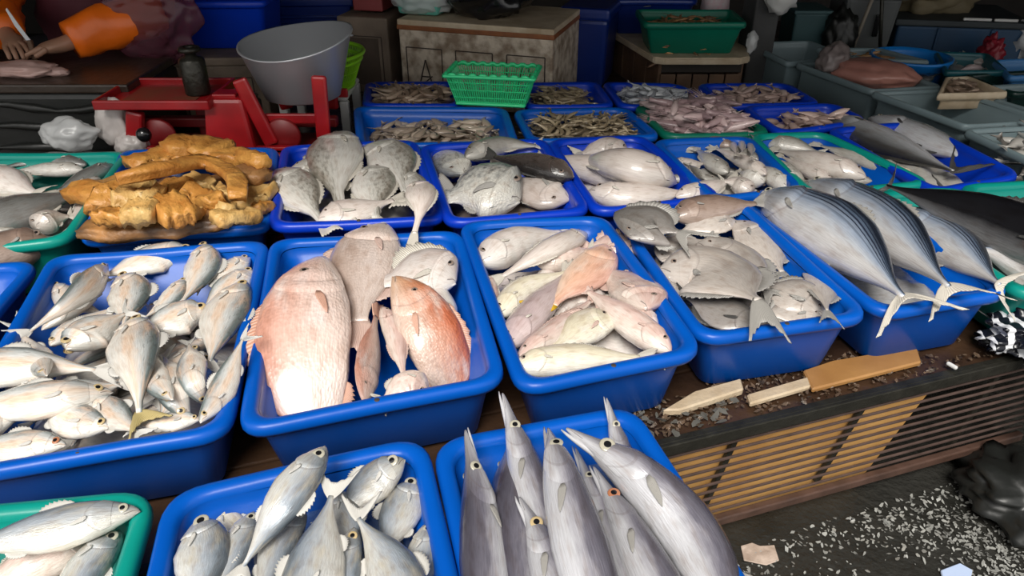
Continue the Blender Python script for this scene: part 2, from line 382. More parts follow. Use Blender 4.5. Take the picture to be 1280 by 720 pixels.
# ------------------------------------------------------------------ stall table and front bench
def planktable(name, label, cat, loc, rz, x0, x1, depth, ztop, n, legs=True):
    t = thing(name, label, cat, loc, rz)
    d = depth/n
    for k in range(n):
        box('plank', ((x0+x1)/2+random.uniform(-.004, .004), d*(k+.5), ztop-.014+random.uniform(-.002, .001)), (x1-x0, d-.006, .026), PLANK, t, bev=.003)
    return t
a = W(835, 553, TOP); b = W(1280, 445, TOP); YAW = math.atan2(b[1]-a[1], b[0]-a[0])
tb = planktable('market_table', 'low wet plank table carrying the tubs, with a barred iron front', 'table', (a[0], a[1], 0), YAW, -2.3, 2.4, 3.2, TOP-.003, 18)
def tl(px, py, yo=0):   # photo pixel on the table's front plane -> local x, z
    n = np.array([-math.sin(YAW), math.cos(YAW)]); d = _ray(px, py)
    t = (n@a[:2]+yo)/(n@d[:2]); p = d*t+np.array([0, 0, CZ]); v = p[:2]-a[:2]
    return v[0]*math.cos(YAW)+v[1]*math.sin(YAW), p[2]
xl, xr = -1.2, tl(1268, 556)[0]
box('front_rail', ((xl+xr+.5)/2, -.004, TOP-.012), (xr+.5-xl, .012, .026), DARKM, tb, bev=.002)
box('front_rail', ((xl+xr+.5)/2, .004, TOP-.001), (xr+.5-xl, .014, .005), DARKM, tb, bev=.001)
zb = tl(1000, 624)[1]
for k in range(10):
    z = TOP-.026-(k+.7)*(TOP-.026-zb-.020)/10.4
    box('slat', ((xl+xr)/2, .002, z), (xr-xl, .004, .0055), BAR, tb, bev=.001)
box('bottom_rail', ((xl+xr)/2, -.002, zb+.010), (xr-xl, .016, .020), RUST, tb, bev=.003)
for p1, p2 in (((932, 538), (888, 632)), ((1092, 503), (1026, 606)), ((1262, 462), (1190, 568))):
    (x1, z1), (x2, z2) = tl(*p1), tl(*p2)
    for i in range(1): box('upright', ((x1+x2)/2, .014, (z1+z2)/2), (.012, .010, z1-z2+.02), DARKM, tb, bev=.002, ry=math.atan2(x1-x2, z1-z2))
# plywood sheet leaning behind the bars: slanted right edge
(xa, za), (xb, zb2) = tl(1166, 478, .03), tl(1078, 590, .03)
y0, y1 = .024, .034
xs = -1.0
P_ = [(xs, .002), (xb-.02, .002), (xb, zb2), (xa, za), (xa+.01, TOP-.02), (xs, TOP-.02)]
vs = [(x, y0, z) for x, z in P_]+[(x, y1, z) for x, z in P_]; n = len(P_)
part('backing_sheet', vs, [tuple(range(n)), tuple(range(2*n-1, n-1, -1))]+[(i, (i+1) % n, (i+1) % n+n, i+n) for i in range(n)], PLY, tb, smooth=False)
for x in (-1.15, .2, 2.3):
    for y in (.10, 3.1): box('leg', (x, y, (TOP-.03)/2), (.05, .05, TOP-.03), WOODD, tb, bev=.004)
# low bench in front for the three nearest tubs
fb = thing('front_bench', 'low plank bench under the three nearest tubs', 'bench', (a[0], a[1], 0), YAW)
for k in range(4): box('plank', (-.62, -.09-.15*k, TOP-.014), (1.16, .143, .026), PLANK, fb, bev=.003)
for x in (-1.15, -.1):
    for y in (-.08, -.55): box('leg', (x, y, (TOP-.027)/2), (.05, .05, TOP-.027), WOODD, fb, bev=.004)
# ------------------------------------------------------------------ fish: species, builder, settling
S_ = (.80, .79, .76)
fish_mat('f_mack', [(0, (.74, .72, .66)), (.28, (.80, .76, .70)), (.46, (.82, .67, .54)), (.6, (.68, .68, .66)), (.78, (.42, .45, .45)), (.9, (.17, .21, .21)), (1, (.12, .15, .15))], .25, .05, 'spots', (.09, .09, .09), .5, (.82, .55, .38), .6, gill=0.245)
fish_mat('f_scad', [(0, (.68, .66, .60)), (.35, (.58, .59, .58)), (.6, (.40, .44, .49)), (.82, (.22, .26, .30)), (1, (.10, .12, .14))], .24, .14, None, blush=(.56, .47, .32), bamt=.45, headcol=(.34, .33, .28), hamt=.5, gill=0.245)
fish_mat('f_snap', [(0, (.76, .62, .55)), (.4, (.78, .60, .53)), (.75, (.70, .42, .34)), (1, (.60, .27, .19))], .34, 0, None, blush=(.80, .70, .66), bamt=.7, scales=26, headcol=(.68, .52, .46), hamt=.4, bump=.35, gill=0.29)
fish_mat('f_snapbrown', [(0, (.75, .62, .55)), (.45, (.70, .58, .52)), (.8, (.50, .38, .32)), (1, (.38, .27, .22))], .34, 0, None, blush=(.72, .62, .58), bamt=.5, scales=30, bump=.3, gill=0.29)
fish_mat('f_snapred', [(0, (.76, .58, .48)), (.35, (.75, .52, .42)), (.6, (.68, .33, .22)), (.85, (.62, .18, .09)), (1, (.45, .12, .06))], .3, 0, None, blush=(.80, .68, .60), bamt=.75, scales=24, headcol=(.72, .42, .20), hamt=.55, bump=.35, gill=0.29)
fish_mat('f_pale', [(0, (.80, .76, .71)), (.5, (.72, .66, .62)), (1, (.56, .50, .48))], .3, 0, None, blush=(.78, .60, .54), bamt=.35, gill=0.22)
fish_mat('f_pink', [(0, (.80, .70, .62)), (.5, (.74, .54, .48)), (1, (.62, .42, .38))], .3, 0, None, blush=(.82, .76, .70), bamt=.6, gill=0.22)
fish_mat('f_salmon', [(0, (.82, .62, .48)), (.5, (.80, .48, .34)), (1, (.68, .40, .32))], .34, 0, None, blush=(.80, .64, .54), bamt=.6, gill=0.29)
fish_mat('f_yell', [(0, (.80, .76, .66)), (.5, (.74, .68, .52)), (1, (.60, .53, .40))], .3, 0, None, blush=(.78, .72, .68), bamt=.5, gill=0.22)
fish_mat('f_mauve', [(0, (.66, .55, .54)), (.5, (.56, .44, .44)), (1, (.40, .32, .33))], .33, 0, None, blush=(.62, .52, .50), bamt=.4, gill=0.22)
fish_mat('f_pomf', [(0, (.60, .54, .49)), (.5, (.54, .49, .45)), (1, (.30, .27, .25))], .34, .05, 'mottle', (.36, .33, .31), .35, blush=(.62, .55, .48), bamt=.4, gill=0.235)
fish_mat('f_pomfdark', [(0, (.36, .33, .31)), (.5, (.30, .28, .26)), (1, (.17, .16, .15))], .3, .08, 'mottle', (.20, .19, .18), .5, gill=0.235)
fish_mat('f_brown', [(0, (.40, .31, .26)), (.5, (.28, .20, .16)), (1, (.14, .10, .085))], .28, .05, 'mottle', (.14, .10, .09), .4, gill=0.22)
fish_mat('f_tuna', [(0, (.62, .60, .59)), (.3, (.58, .57, .57)), (.42, (.50, .53, .58)), (.56, (.29, .35, .45)), (.74, (.09, .125, .18)), (.86, (.018, .026, .04))], .2, .15, 'stripes', (.015, .02, .04), .9, headcol=(.30, .31, .34), hamt=.5, vnoise=.05, gill=0.27)
fish_mat('f_black', [(0, (.36, .36, .36)), (.22, (.12, .12, .125)), (.4, (.012, .012, .014)), (1, (.006, .006, .008))], .16, .1, None, vnoise=.06, gill=0.27)
fish_mat('f_bonito', [(0, (.72, .73, .76)), (.45, (.58, .59, .62)), (.65, (.34, .35, .36)), (.85, (.11, .11, .11)), (1, (.04, .04, .04))], .16, .3, None, vnoise=.06, gill=0.27)
fish_mat('f_barra', [(0, (.64, .64, .67)), (.32, (.56, .56, .59)), (.46, (.40, .39, .43)), (.6, (.19, .18, .22)), (1, (.06, .055, .075))], .24, .12, 'mottle', (.10, .095, .12), .5, headcol=(.60, .60, .62), hamt=.5, vnoise=.16, gill=0.24)
fish_mat('f_trev', [(0, (.76, .73, .68)), (.45, (.68, .66, .61)), (.8, (.46, .44, .39)), (1, (.26, .24, .20))], .3, .05, 'mottle', (.15, .13, .10), .8, gill=0.26)
fish_mat('f_tila', [(0, (.74, .72, .66)), (.4, (.68, .66, .60)), (.75, (.48, .48, .45)), (1, (.16, .17, .18))], .3, .08, 'mottle', (.09, .10, .11), .85, scales=22, bump=.5, gill=0.29)
fish_mat('f_white', [(0, (.76, .70, .64)), (.5, (.70, .62, .57)), (1, (.52, .45, .41))], .3, 0, None, blush=(.72, .60, .56), bamt=.3, gill=0.22)
fish_mat('f_grey', [(0, (.62, .60, .55)), (.4, (.46, .44, .40)), (.7, (.24, .23, .20)), (1, (.11, .105, .10))], .3, .08, 'mottle', (.16, .15, .13), .35, gill=0.22)
fish_mat('f_dkgrey', [(0, (.36, .36, .35)), (.4, (.20, .20, .19)), (1, (.05, .05, .05))], .24, .12, 'mottle', (.06, .06, .06), .4)
fish_mat('f_cat', [(0, (.30, .24, .20)), (.4, (.10, .08, .07)), (1, (.02, .018, .018))], .22, 0, 'mottle', (.02, .02, .02), .5, gill=0.22)
fin_mat('fin_silver', (.74, .72, .67), (.56, .54, .50)); fin_mat('fin_grey', (.44, .42, .39), (.26, .25, .23)); fin_mat('fin_dark', (.09, .085, .08), (.03, .03, .03))
fin_mat('fin_pink', (.72, .55, .48), (.55, .36, .30)); fin_mat('fin_red', (.62, .30, .20), (.72, .50, .40)); fin_mat('fin_yellow', (.72, .48, .03), (.60, .34, .02)); fin_mat('fin_pale', (.70, .66, .58), (.48, .44, .38)); fin_mat('fin_ochre', (.52, .44, .22), (.40, .30, .10))
mat('iris_gold', (.50, .38, .20), .2, coat=.6); mat('iris_silver', (.48, .45, .36), .2, coat=.6, var=.2, vscale=2); mat('iris_red', (.40, .16, .08), .25, coat=.6); mat('iris_dull', (.22, .17, .14), .3, coat=.4)
mat('pupil_black', (.01, .01, .012), .08, coat=1)
mat('mouth_grey', (.45, .43, .42), .35, var=.3, vscale=20)

def P2(*a): return list(zip(*[iter(a)]*3))
SP = {}
SP['mackerel'] = dict(prof=P2(0, .03, .03, .03, .12, .11, .08, .21, .2, .16, .31, .33, .27, .39, .45, .4, .44, .55, .55, .40, .49, .7, .29, .34, .84, .14, .16, .94, .06, .06, 1, .05, .05), th=.44, mat='f_mack', fin='fin_silver', eye=(.085, .05, .092), iris='iris_gold', tail=(.75, .22, .55), dorsal=(.36, .56, .16), anal=(.6, .72, .1), pect=(.27, .30), gill=.245, cat='fish')
SP['scad'] = dict(SP['mackerel'], prof=P2(0, .04, .04, .03, .13, .13, .08, .24, .24, .16, .34, .35, .27, .42, .45, .4, .46, .52, .55, .42, .46, .7, .30, .32, .84, .14, .15, .94, .06, .06, 1, .05, .05), th=.54, mat='f_scad', eye=(.11, .05, .125), iris='iris_silver')
SP['snapper'] = dict(prof=P2(0, .04, .06, .03, .15, .12, .08, .30, .20, .16, .45, .30, .28, .55, .40, .42, .56, .44, .58, .48, .40, .72, .33, .30, .86, .15, .15, .95, .12, .12, 1, .13, .13), th=.42, mat='f_snap', fin='fin_red', eye=(.15, .20, .05), iris='iris_dull', tail=(.6, .26, .25), dorsal=(.28, .82, .20), anal=(.62, .82, .14), pect=(.3, .34), gill=.29, cat='fish')
SP['slender'] = dict(prof=P2(0, .05, .05, .03, .17, .16, .09, .32, .30, .2, .45, .44, .35, .5, .5, .55, .46, .46, .75, .30, .30, .9, .14, .14, 1, .09, .09), th=.75, mat='f_pale', fin='fin_pale', eye=(.10, .14, .07), iris='iris_dull', tail=(.9, .2, .35), dorsal=(.35, .8, .12), anal=(.55, .8, .1), pect=(.24, .22), gill=.22, cat='fish')
SP['pomfret'] = dict(prof=P2(0, .04, .04, .03, .14, .10, .09, .27, .2, .2, .43, .36, .34, .53, .48, .48, .52, .50, .62, .42, .42, .76, .24, .25, .88, .09, .10, .95, .055, .055, 1, .05, .05), th=.2, mat='f_pomf', fin='fin_grey', eye=(.10, .09, .035), iris='iris_dull', tail=(.62, .30, .62), dorsal=(.48, .85, .13), anal=(.48, .85, .13), pect=(.25, .28), gill=.235, cat='pomfret')
SP['tuna'] = dict(prof=P2(0, .02, .02, .04, .13, .11, .1, .25, .23, .2, .38, .37, .32, .46, .48, .45, .49, .51, .6, .42, .44, .75, .27, .28, .88, .11, .11, .95, .045, .045, 1, .035, .035), th=.66, mat='f_tuna', fin='fin_grey', eye=(.085, .06, .05), iris='iris_silver', tail=(.95, .20, .72), dorsal=(.34, .55, .12), anal=(.6, .68, .12), pect=(.27, .26), gill=.27, cat='tuna')
SP['barracuda'] = dict(prof=P2(0, .03, .02, .03, .07, .05, .08, .12, .09, .13, .17, .14, .165, .22, .20, .22, .29, .27, .3, .38, .37, .4, .45, .45, .52, .50, .50, .68, .47, .46, .8, .32, .32, .92, .18, .18, 1, .15, .15), th=.85, mat='f_barra', fin='fin_grey', eye=(.165, .05, .118), iris='iris_silver', tail=(1.5, .12, .5), dorsal=(.72, .8, .3), anal=(.72, .8, .3), pect=(.35, .5), gill=.31, cat='barracuda', jaw=.15)
SP['trevally'] = dict(prof=P2(0, .04, .05, .04, .17, .13, .1, .34, .22, .2, .48, .34, .32, .54, .44, .46, .50, .47, .6, .38, .38, .72, .22, .23, .84, .10, .10, .94, .085, .085, 1, .09, .09), th=.42, mat='f_trev', fin='fin_pale', eye=(.11, .14, .04), iris='iris_dull', tail=(.42, .2, .2), dorsal=(.35, .75, .09), anal=(.5, .75, .09), pect=(.27, .3), gill=.26, cat='fish')
SP['tilapia'] = dict(SP['snapper'], mat='f_tila', fin='fin_grey', dorsal=(.3, .82, .07), anal=(.62, .82, .06), prof=P2(0, .05, .06, .04, .18, .15, .12, .36, .28, .24, .52, .42, .4, .56, .46, .56, .50, .43, .72, .34, .31, .86, .16, .16, .95, .13, .13, 1, .14, .14), th=.42)
SP['snapper_bent'] = dict(SP['snapper'], prof=[(u*1.34 if u < .66 else .884+(u-.66)/.34*.116, t, b) for u, t, b in SP['snapper']['prof']], eye=(.23, .12, .05), gill=.37, pect=(.40, .34), dorsal=(.36, .9, .11), anal=(.8, .92, .1))
for k, s in SP.items():
    pr = np.array(s['prof']); s['pu'] = pr[:, 0]; s['pt'] = pr[:, 1]; s['pb'] = pr[:, 2]
TH = np.array([(0, .10), (.03, .34), (.08, .58), (.15, .82), (.23, .99), (.26, 1.03), (.30, .96), (.42, 1.0), (.58, .88), (.72, .62), (.85, .32), (.94, .14), (1, .09)])

_eye_cache = {}
def eye_mesh(kind):
    if kind in _eye_cache: return _eye_cache[kind]
    vs = [(0, 0, .42)]; fs = []; seg = 14; prof = [(.55, .40), (.80, .33), (.94, .2), (1.0, 0), (.95, -.3)]
    for r, z in prof:
        for k in range(seg): vs.append((r*math.cos(2*math.pi*k/seg), r*math.sin(2*math.pi*k/seg), z))
    for k in range(seg): fs.append((0, 1+k, 1+(k+1) % seg))
    for i in range(len(prof)-1):
        for k in range(seg): a = 1+i*seg; fs.append((a+k, a+seg+k, a+seg+(k+1) % seg, a+(k+1) % seg))
    me = bpy.data.meshes.new('eye'); me.from_pydata(vs, [], fs); me.polygons.foreach_set('use_smooth', [True]*len(me.polygons)); me.materials.append(MATS[kind])
    _eye_cache[kind] = me; return me
def disc(r, h, m, name):
    vs = [(0, 0, h)]; seg = 14; fs = []
    for rr, z in ((r*.75, h*.8), (r, 0)):
        for k in range(seg): vs.append((rr*math.cos(2*math.pi*k/seg), rr*math.sin(2*math.pi*k/seg), z))
    for k in range(seg): fs.append((0, 1+k, 1+(k+1) % seg)); fs.append((1+k, 1+seg+k, 1+seg+(k+1) % seg, 1+(k+1) % seg))
    me = bpy.data.meshes.new(name); me.from_pydata(vs, [], fs); me.polygons.foreach_set('use_smooth', [True]*len(me.polygons)); me.materials.append(m); return me
PUPIL = disc(.55, .10, MATS['pupil_black'], 'pupil')

def catmull(P, n):
    P = np.array(P, float)
    if len(P) == 2: return np.array([P[0]*(1-t)+P[1]*t for t in np.linspace(0, 1, n)])
    Q = np.vstack([2*P[0]-P[1], P, 2*P[-1]-P[-2]])
    d = np.r_[0, np.cumsum(np.linalg.norm(np.diff(P, axis=0), axis=1))]; d /= d[-1]; out = []
    for t in np.linspace(0, 1, n):
        i = min(int(np.searchsorted(d, t, 'right'))-1, len(P)-2); i = max(i, 0); s = (t-d[i])/(d[i+1]-d[i]+1e-9)
        p0, p1, p2, p3 = Q[i], Q[i+1], Q[i+2], Q[i+3]
        out.append(.5*((2*p1)+(-p0+p2)*s+(2*p0-5*p1+4*p2-p3)*s*s+(-p0+3*p1-3*p2+p3)*s**3))
    return np.array(out)
LEAN = [0.0]
def frames(sp, side, roll):
    T = np.gradient(sp, axis=0); T /= np.linalg.norm(T, axis=1)[:, None]
    up = unit(np.array([0, -LEAN[0], 1.])); D = []; Nn = []
    for t in T:
        n0 = unit(up-np.dot(up, t)*t); l = np.cross(n0, t)*side
        r = math.radians(roll); D.append(math.cos(r)*l+math.sin(r)*n0); Nn.append(math.cos(r)*n0-math.sin(r)*l)
    return T, np.array(D), np.array(Nn)

def build_fish(name, species, sp, side, depth, label, group=None, roll=0, mt=None, fin=None, tail=None, res=(30, 18), tdir=None, parts=True, iris=None, tailcol=None, fins=True, eyes=True):
    s = SP[species]; n, seg = res; us = np.linspace(0, 1, n)**1.0
    us = np.r_[0, .012, .03, us[(us > .04)]]; n = len(us)
    m = MATS[mt or s['mat']]; fm = MATS[fin or s['fin']]
    dense = sp if len(sp) > 40 else catmull(sp, 60)
    T, D, Nn = frames(dense, side, roll)
    cu = np.r_[0, np.cumsum(np.linalg.norm(np.diff(dense, axis=0), axis=1))]; Ltot = cu[-1]; cu /= Ltot
    def at(u): return tuple(np.array([np.interp(u, cu, A[:, k]) for k in range(3)]) for A in (dense, T, D, Nn))
    root = thing(name, label, s['cat'], group=group)
    base = dense[len(dense)//2].copy(); root.location = base
    hth = depth*s['th']/2
    def top(u): return np.interp(u, s['pu'], s['pt'])*depth
    def bot(u): return np.interp(u, s['pu'], s['pb'])*depth
    def thk(u): return max(np.interp(u, TH[:, 0], TH[:, 1])*hth, min(.02*depth, .004))
    if s.get('jaw'):
        thk0 = thk
        def thk(u): return max(min(thk0(u), (top(u)+bot(u))*.55), .002)
    sd = random.random()*50
    def surf(u, ph, off=0):
        p, t, d, nn = at(u); c, q = math.cos(ph), math.sin(ph)
        a = (top(u) if c > 0 else bot(u))+off; b_ = thk(u)+off
        c2 = math.copysign(abs(c)**.92, c); q2 = math.copysign(abs(q)**1.0, q)
        return p+d*a*c2+nn*b_*q2
    vs = []; uv = []; fs = []
    for u in us:
        for k in range(seg):
            ph = 2*math.pi*k/seg; vs.append(surf(u, ph)-base); uv.append((u, .5+.5*math.cos(ph)))
    for i in range(n-1):
        for k in range(seg): fs.append((i*seg+k, (i+1)*seg+k, (i+1)*seg+(k+1) % seg, i*seg+(k+1) % seg))
    fs.append(tuple(range(seg))); fs.append(tuple((n-1)*seg+k for k in range(seg))[::-1])
    part('body', vs, fs, m, root, uv)
    def sheet(nm, grid, mm, th=.0009, norm=None):
        g = np.array(grid); a, b_ = g.shape[:2]; vv = []; ff = []; u2 = []
        for sgn in (1, -1):
            for i in range(a):
                for j in range(b_): vv.append(g[i, j]+norm*th*sgn-base); u2.append((i/(a-1), j/(b_-1)))
        o = a*b_
        for i in range(a-1):
            for j in range(b_-1):
                q = (i*b_+j, i*b_+j+1, (i+1)*b_+j+1, (i+1)*b_+j); ff.append(q); ff.append(tuple(x+o for x in q[::-1]))
        edge = [(i, 0) for i in range(a)]+[(a-1, j) for j in range(1, b_)]+[(i, b_-1) for i in range(a-2, -1, -1)]+[(0, j) for j in range(b_-2, 0, -1)]
        e = [i*b_+j for i, j in edge]
        for x, y in zip(e, e[1:]+e[:1]): ff.append((x, y, y+o, x+o))
        return part(nm, vv, ff, mm, root, u2)
    # tail fin
    tspan, tlen, fork = tail or s['tail']; tspan *= depth; tl_ = tlen*Ltot
    p, t, d, nn = at(1.0); td = unit(np.array(tdir)-p) if tdir is not None else t
    if tdir is not None: d = unit(d-np.dot(d, td)*td); nn = np.cross(td, d)
    if tdir is not None: tl_ = np.linalg.norm(np.array(tdir)-p)
    b0 = top(1)*2; rows = []
    for i in range(7):
        f = i/6; row = []
        for j in range(15):
            q = -1+j/7; ll = tl_*((1-fork)+fork*abs(q)**1.3)*(1+.04*((j % 2)*2-1)*(f > .9))
            row.append(p-td*.02*Ltot+td*ll*f+d*q*(b0*.5*(1-f)+tspan*.5*f**.8)+nn*(.05*tspan*math.sin(q*4+sd)*f))
        rows.append(row)
    sheet('tail_fin', rows, MATS[tailcol] if tailcol else fm, norm=nn)
    if not parts: return root
    if fins:
        for nm, key, sgn in (('dorsal_fin', 'dorsal', 1), ('anal_fin', 'anal', -1)):
            u0, u1, h = s[key]; rows = []; nj = 17
            for i in range(3):
                f = i/2; row = []
                for j in range(nj):
                    x = j/(nj-1); u = u0+(u1-u0)*x; p, t, d, nn = at(u)
                    hh = h*depth*(math.sin(math.pi*min(.12+.88*x, 1))**.6)*(1+.16*((j % 2)*2-1))
                    r = (top(u) if sgn > 0 else bot(u))
                    row.append(p+sgn*d*(r*.93+hh*f)+t*hh*.7*f)
                rows.append(row)
            sheet(nm, rows, fm, norm=at((u0+u1)/2)[3])
        up_, pl = s['pect']; p, t, d, nn = at(up_); rows = []
        ang = .35
        for i in range(6):
            f = i/5; row = []
            for j in range(7):
                q = -1+j/3; wd = pl*depth*.20*(min(1, .35+f*3)*(1-f)**.55+.02)*q
                u = min(up_+f*pl*depth/Ltot, .95); pp = at(u)
                ax = unit(pp[1]*math.cos(ang)-pp[2]*math.sin(ang)); pd = unit(np.cross(pp[3], ax))
                dv = -f*pl*depth*math.sin(ang)-.08*depth+wd*.9
                row.append(pp[0]+pp[2]*dv+pp[3]*(thk(u)*math.sqrt(max(1-(dv/(depth*.5))**2, .05))+.0025+.012*depth*f))
            rows.append(row)
        sheet('pectoral_fin', rows, fm, norm=nn)
    # gill cover: a raised plate with its own rounded rear edge
    if not s.get('jaw') or True:
        ug = s['gill']; rows = []; vv = []; uu = []; ff = []; A, B = 8, 9
        for i in range(A):
            for j in range(B):
                ph = math.radians(38+j*(112/(B-1))); e = ug+.035-.075*((j-(B-1)/2)/((B-1)/2))**2
                u = ug*.58+(e-ug*.58)*i/(A-1); off = .0005+.018*depth*min(i/(A-2), 1)*(1 if i < A-1 else -.25)
                vv.append(surf(u, ph, off)-base); uu.append((u, .5+.5*math.cos(ph)))
        for i in range(A-1):
            for j in range(B-1): ff.append((i*B+j, (i+1)*B+j, (i+1)*B+j+1, i*B+j+1))
        part('gill_cover', vv, ff, m, root, uu)
    if s.get('jaw'):
        pts = []; rad = []
        for i in range(7):
            f = i/6; u = s['jaw']*f; p, t, d, nn = at(u)
            pts.append(p-base-d*(bot(u)*(1-.45*f)+.05*depth*(1-f))-t*(1-f)*.012*Ltot); rad.append(.014*depth+.055*depth*f**.8)
        vs_, fs_ = tube_geo(pts, rad, 10)
        part('lower_jaw', vs_, fs_, m, root, [(.05, .2)]*len(vs_))
    else:
        pts = []; rad = []
        for i in range(6):
            f = i/5; u = .085*f; p, t, d, nn = at(u); pts.append(p-base-d*(bot(u)*(.62+.1*f))-t*.006*Ltot*(1-f)); rad.append(.03*depth*(.6+.6*f))
        vs_, fs_ = tube_geo(pts, rad, 8)
        part('lower_jaw', vs_, fs_, m, root, [(.05, .25)]*len(vs_))
    if eyes:
        eu, ed, er = s['eye']; er *= depth*1.15
        for sg in (1, -1):
            p, t, d, nn = at(eu); dv = ed*depth; k = math.sqrt(max(1-(dv/max(top(eu), 1e-6))**2, .1))
            pos = p+d*dv+nn*sg*(thk(eu)*k-er*.02); z = unit(nn*sg+d*.35*(dv/depth)); x = unit(t-np.dot(t, z)*z); y = np.cross(z, x)
            e = bpy.data.objects.new('eye', eye_mesh(iris or s['iris'])); COL.objects.link(e); e.parent = root
            M = Matrix(((x[0], y[0], z[0]), (x[1], y[1], z[1]), (x[2], y[2], z[2])))
            e.location = pos-base; e.rotation_euler = M.to_euler(); e.scale = (er, er, er*.45)
            pu = bpy.data.objects.new('pupil', PUPIL); COL.objects.link(pu); pu.parent = e; pu.location = (0, 0, .36)
    return root

def footprint(sp, D, depth, s, roll, frac=.6):
    out = []
    us = np.linspace(.04, .96, len(sp)); k = abs(math.cos(math.radians(roll)))
    for p, d, u in zip(sp, D, us):
        a = np.interp(u, s['pu'], s['pt'])*depth*frac*k; b_ = np.interp(u, s['pu'], s['pb'])*depth*frac*k
        out.append([hget(*(p+d*x)[:2]) for x in np.linspace(-b_, a, 5)])
    return np.array(out)
def settle(xy_of, npts, depth_of, s, side, roll, cap, stamp=.6, dz=None, sink=.0, bend=1, zmin=RIM-.035):
    z = np.full(npts, RIM-.03); dz = np.zeros(npts) if dz is None else np.array(dz)
    for it in range(4):
        P = xy_of(z); sp = catmull(P, 16); T, D, Nn = frames(sp, side, roll); depth = depth_of(sp, D)
        hh = depth*math.hypot(s['th']/2*math.cos(math.radians(roll)), .45*math.sin(math.radians(roll)))
        g = footprint(sp, D, depth, s, roll); tg = np.percentile(g, 65, axis=1)
        x = np.linspace(-1, 1, 16); thx = np.interp((x+1)/2, TH[:, 0], TH[:, 1])*hh
        want = tg+thx*.8
        c = np.polyfit(x, want, bend); fit = np.polyval(c, x)
        fit += max(np.percentile(want-fit, 70), 0)-sink
        fit = np.minimum(np.maximum(fit, zmin), cap)
        z = np.interp(np.linspace(-1, 1, npts), x, fit)+dz
    P = xy_of(z); sp = catmull(P, 60); T, D, Nn = frames(sp, side, roll)
    # stamp
    us = np.linspace(0, 1, 60); k = abs(math.cos(math.radians(roll)))
    for p, d, u in zip(sp, D, us):
        a = np.interp(u, s['pu'], s['pt'])*depth*k; b_ = np.interp(u, s['pu'], s['pb'])*depth*k; t = np.interp(u, TH[:, 0], TH[:, 1])*hh
        for q in np.linspace(-1, 1, 13):
            y = q*(a if q > 0 else b_); i, j = hidx(*(p+d*y)[:2]); h = p[2]+t*stamp*math.sqrt(1-q*q*.9)
            if h > HM[i, j]: HM[i, j] = h
    return sp, depth

ORDER = {}
FISHN = {'tuna': 'tuna', 'pomfret': 'pomfret', 'barracuda': 'barracuda', 'mackerel': 'mackerel', 'scad': 'scad', 'snapper': 'snapper', 'snapper_bent': 'snapper', 'slender': 'long_fish', 'trevally': 'trevally', 'tilapia': 'tilapia'}
def fish(species, px, wpx, side, label, group=None, roll=0, cap=.035, dz=None, te=None, name=None, stamp=.55, bend=2, sink=0, low=-.03, lean=.3, step=.001, **kw):
    """px: photo pixels from snout to tail base; wpx: body depth in photo pixels; side +1 = back on the left of the way it 'swims' tailwards"""
    s = SP[species]
    def xy(z): return np.array([W(x, y, zz) for (x, y), zz in zip(px, z)])
    def dep(sp, D):
        i = 6; e = .02; q = np.linalg.norm(proj(sp[i]+D[i]*e)-proj(sp[i]-D[i]*e))/(2*e)
        nq = np.linalg.norm(proj(sp[i]+np.array([0, 0, e]))-proj(sp[i]-np.array([0, 0, e])))/(2*e)
        r = s['th']*.8
        return 1.1*wpx/math.hypot(q, nq*r*.6)
    LEAN[0] = lean; ORDER[group] = ORDER.get(group, 0)+1; low += min(step*ORDER[group], .03)
    sp, depth = settle(xy, len(px), dep, s, side, roll, RIM+cap, stamp, dz, sink, bend, RIM+min(low, cap))
    tdir = None
    if te is not None: tdir = W(te[0], te[1], sp[-1][2]+(te[2] if len(te) > 2 else 0))
    o = build_fish(name or FISHN[species], species, sp, side, depth, label, group, roll, tdir=tdir, **kw); LEAN[0] = 0; return o
def filler(key, species, n, L, dr, mt, label, group, level=-.05, name=None, fin=None):
    t = TUB[key]; q = t['q']; s = SP[species]; rnd = random.Random(len(key)*77+n)
    for k in range(n):
        c = quad_pt(q, rnd.uniform(.27, .73), rnd.uniform(.27, .73)); an = rnd.uniform(0, 6.28); l = L*rnd.uniform(.85, 1.1)
        d = np.array([math.cos(an), math.sin(an)])
        A, B = c-d*l/2, c+d*l/2
        def inside(p): 
            qi = q.mean(0)+(q-q.mean(0))*.74
            return all(np.cross(qi[(i+1) % 4]-qi[i], p-qi[i]) <= 0 for i in range(4))
        for tr in range(40):
            if inside(A) and inside(B): break
            an += .4; d = np.array([math.cos(an), math.sin(an)]); c = q.mean(0)+(c-q.mean(0))*.95; A, B = c-d*l/2, c+d*l/2
        def xy(z): return np.array([[*A, z[0]], [*B, z[1]]])
        sp, depth = settle(xy, 2, lambda a, b: l*dr, s, rnd.choice((1, -1)), 0, t['rim']+level, .5, bend=1, zmin=0)
        build_fish(name or FISHN[species], species, sp, 1, depth, label, group, 0, mt, fin, res=(14, 10), fins=False)
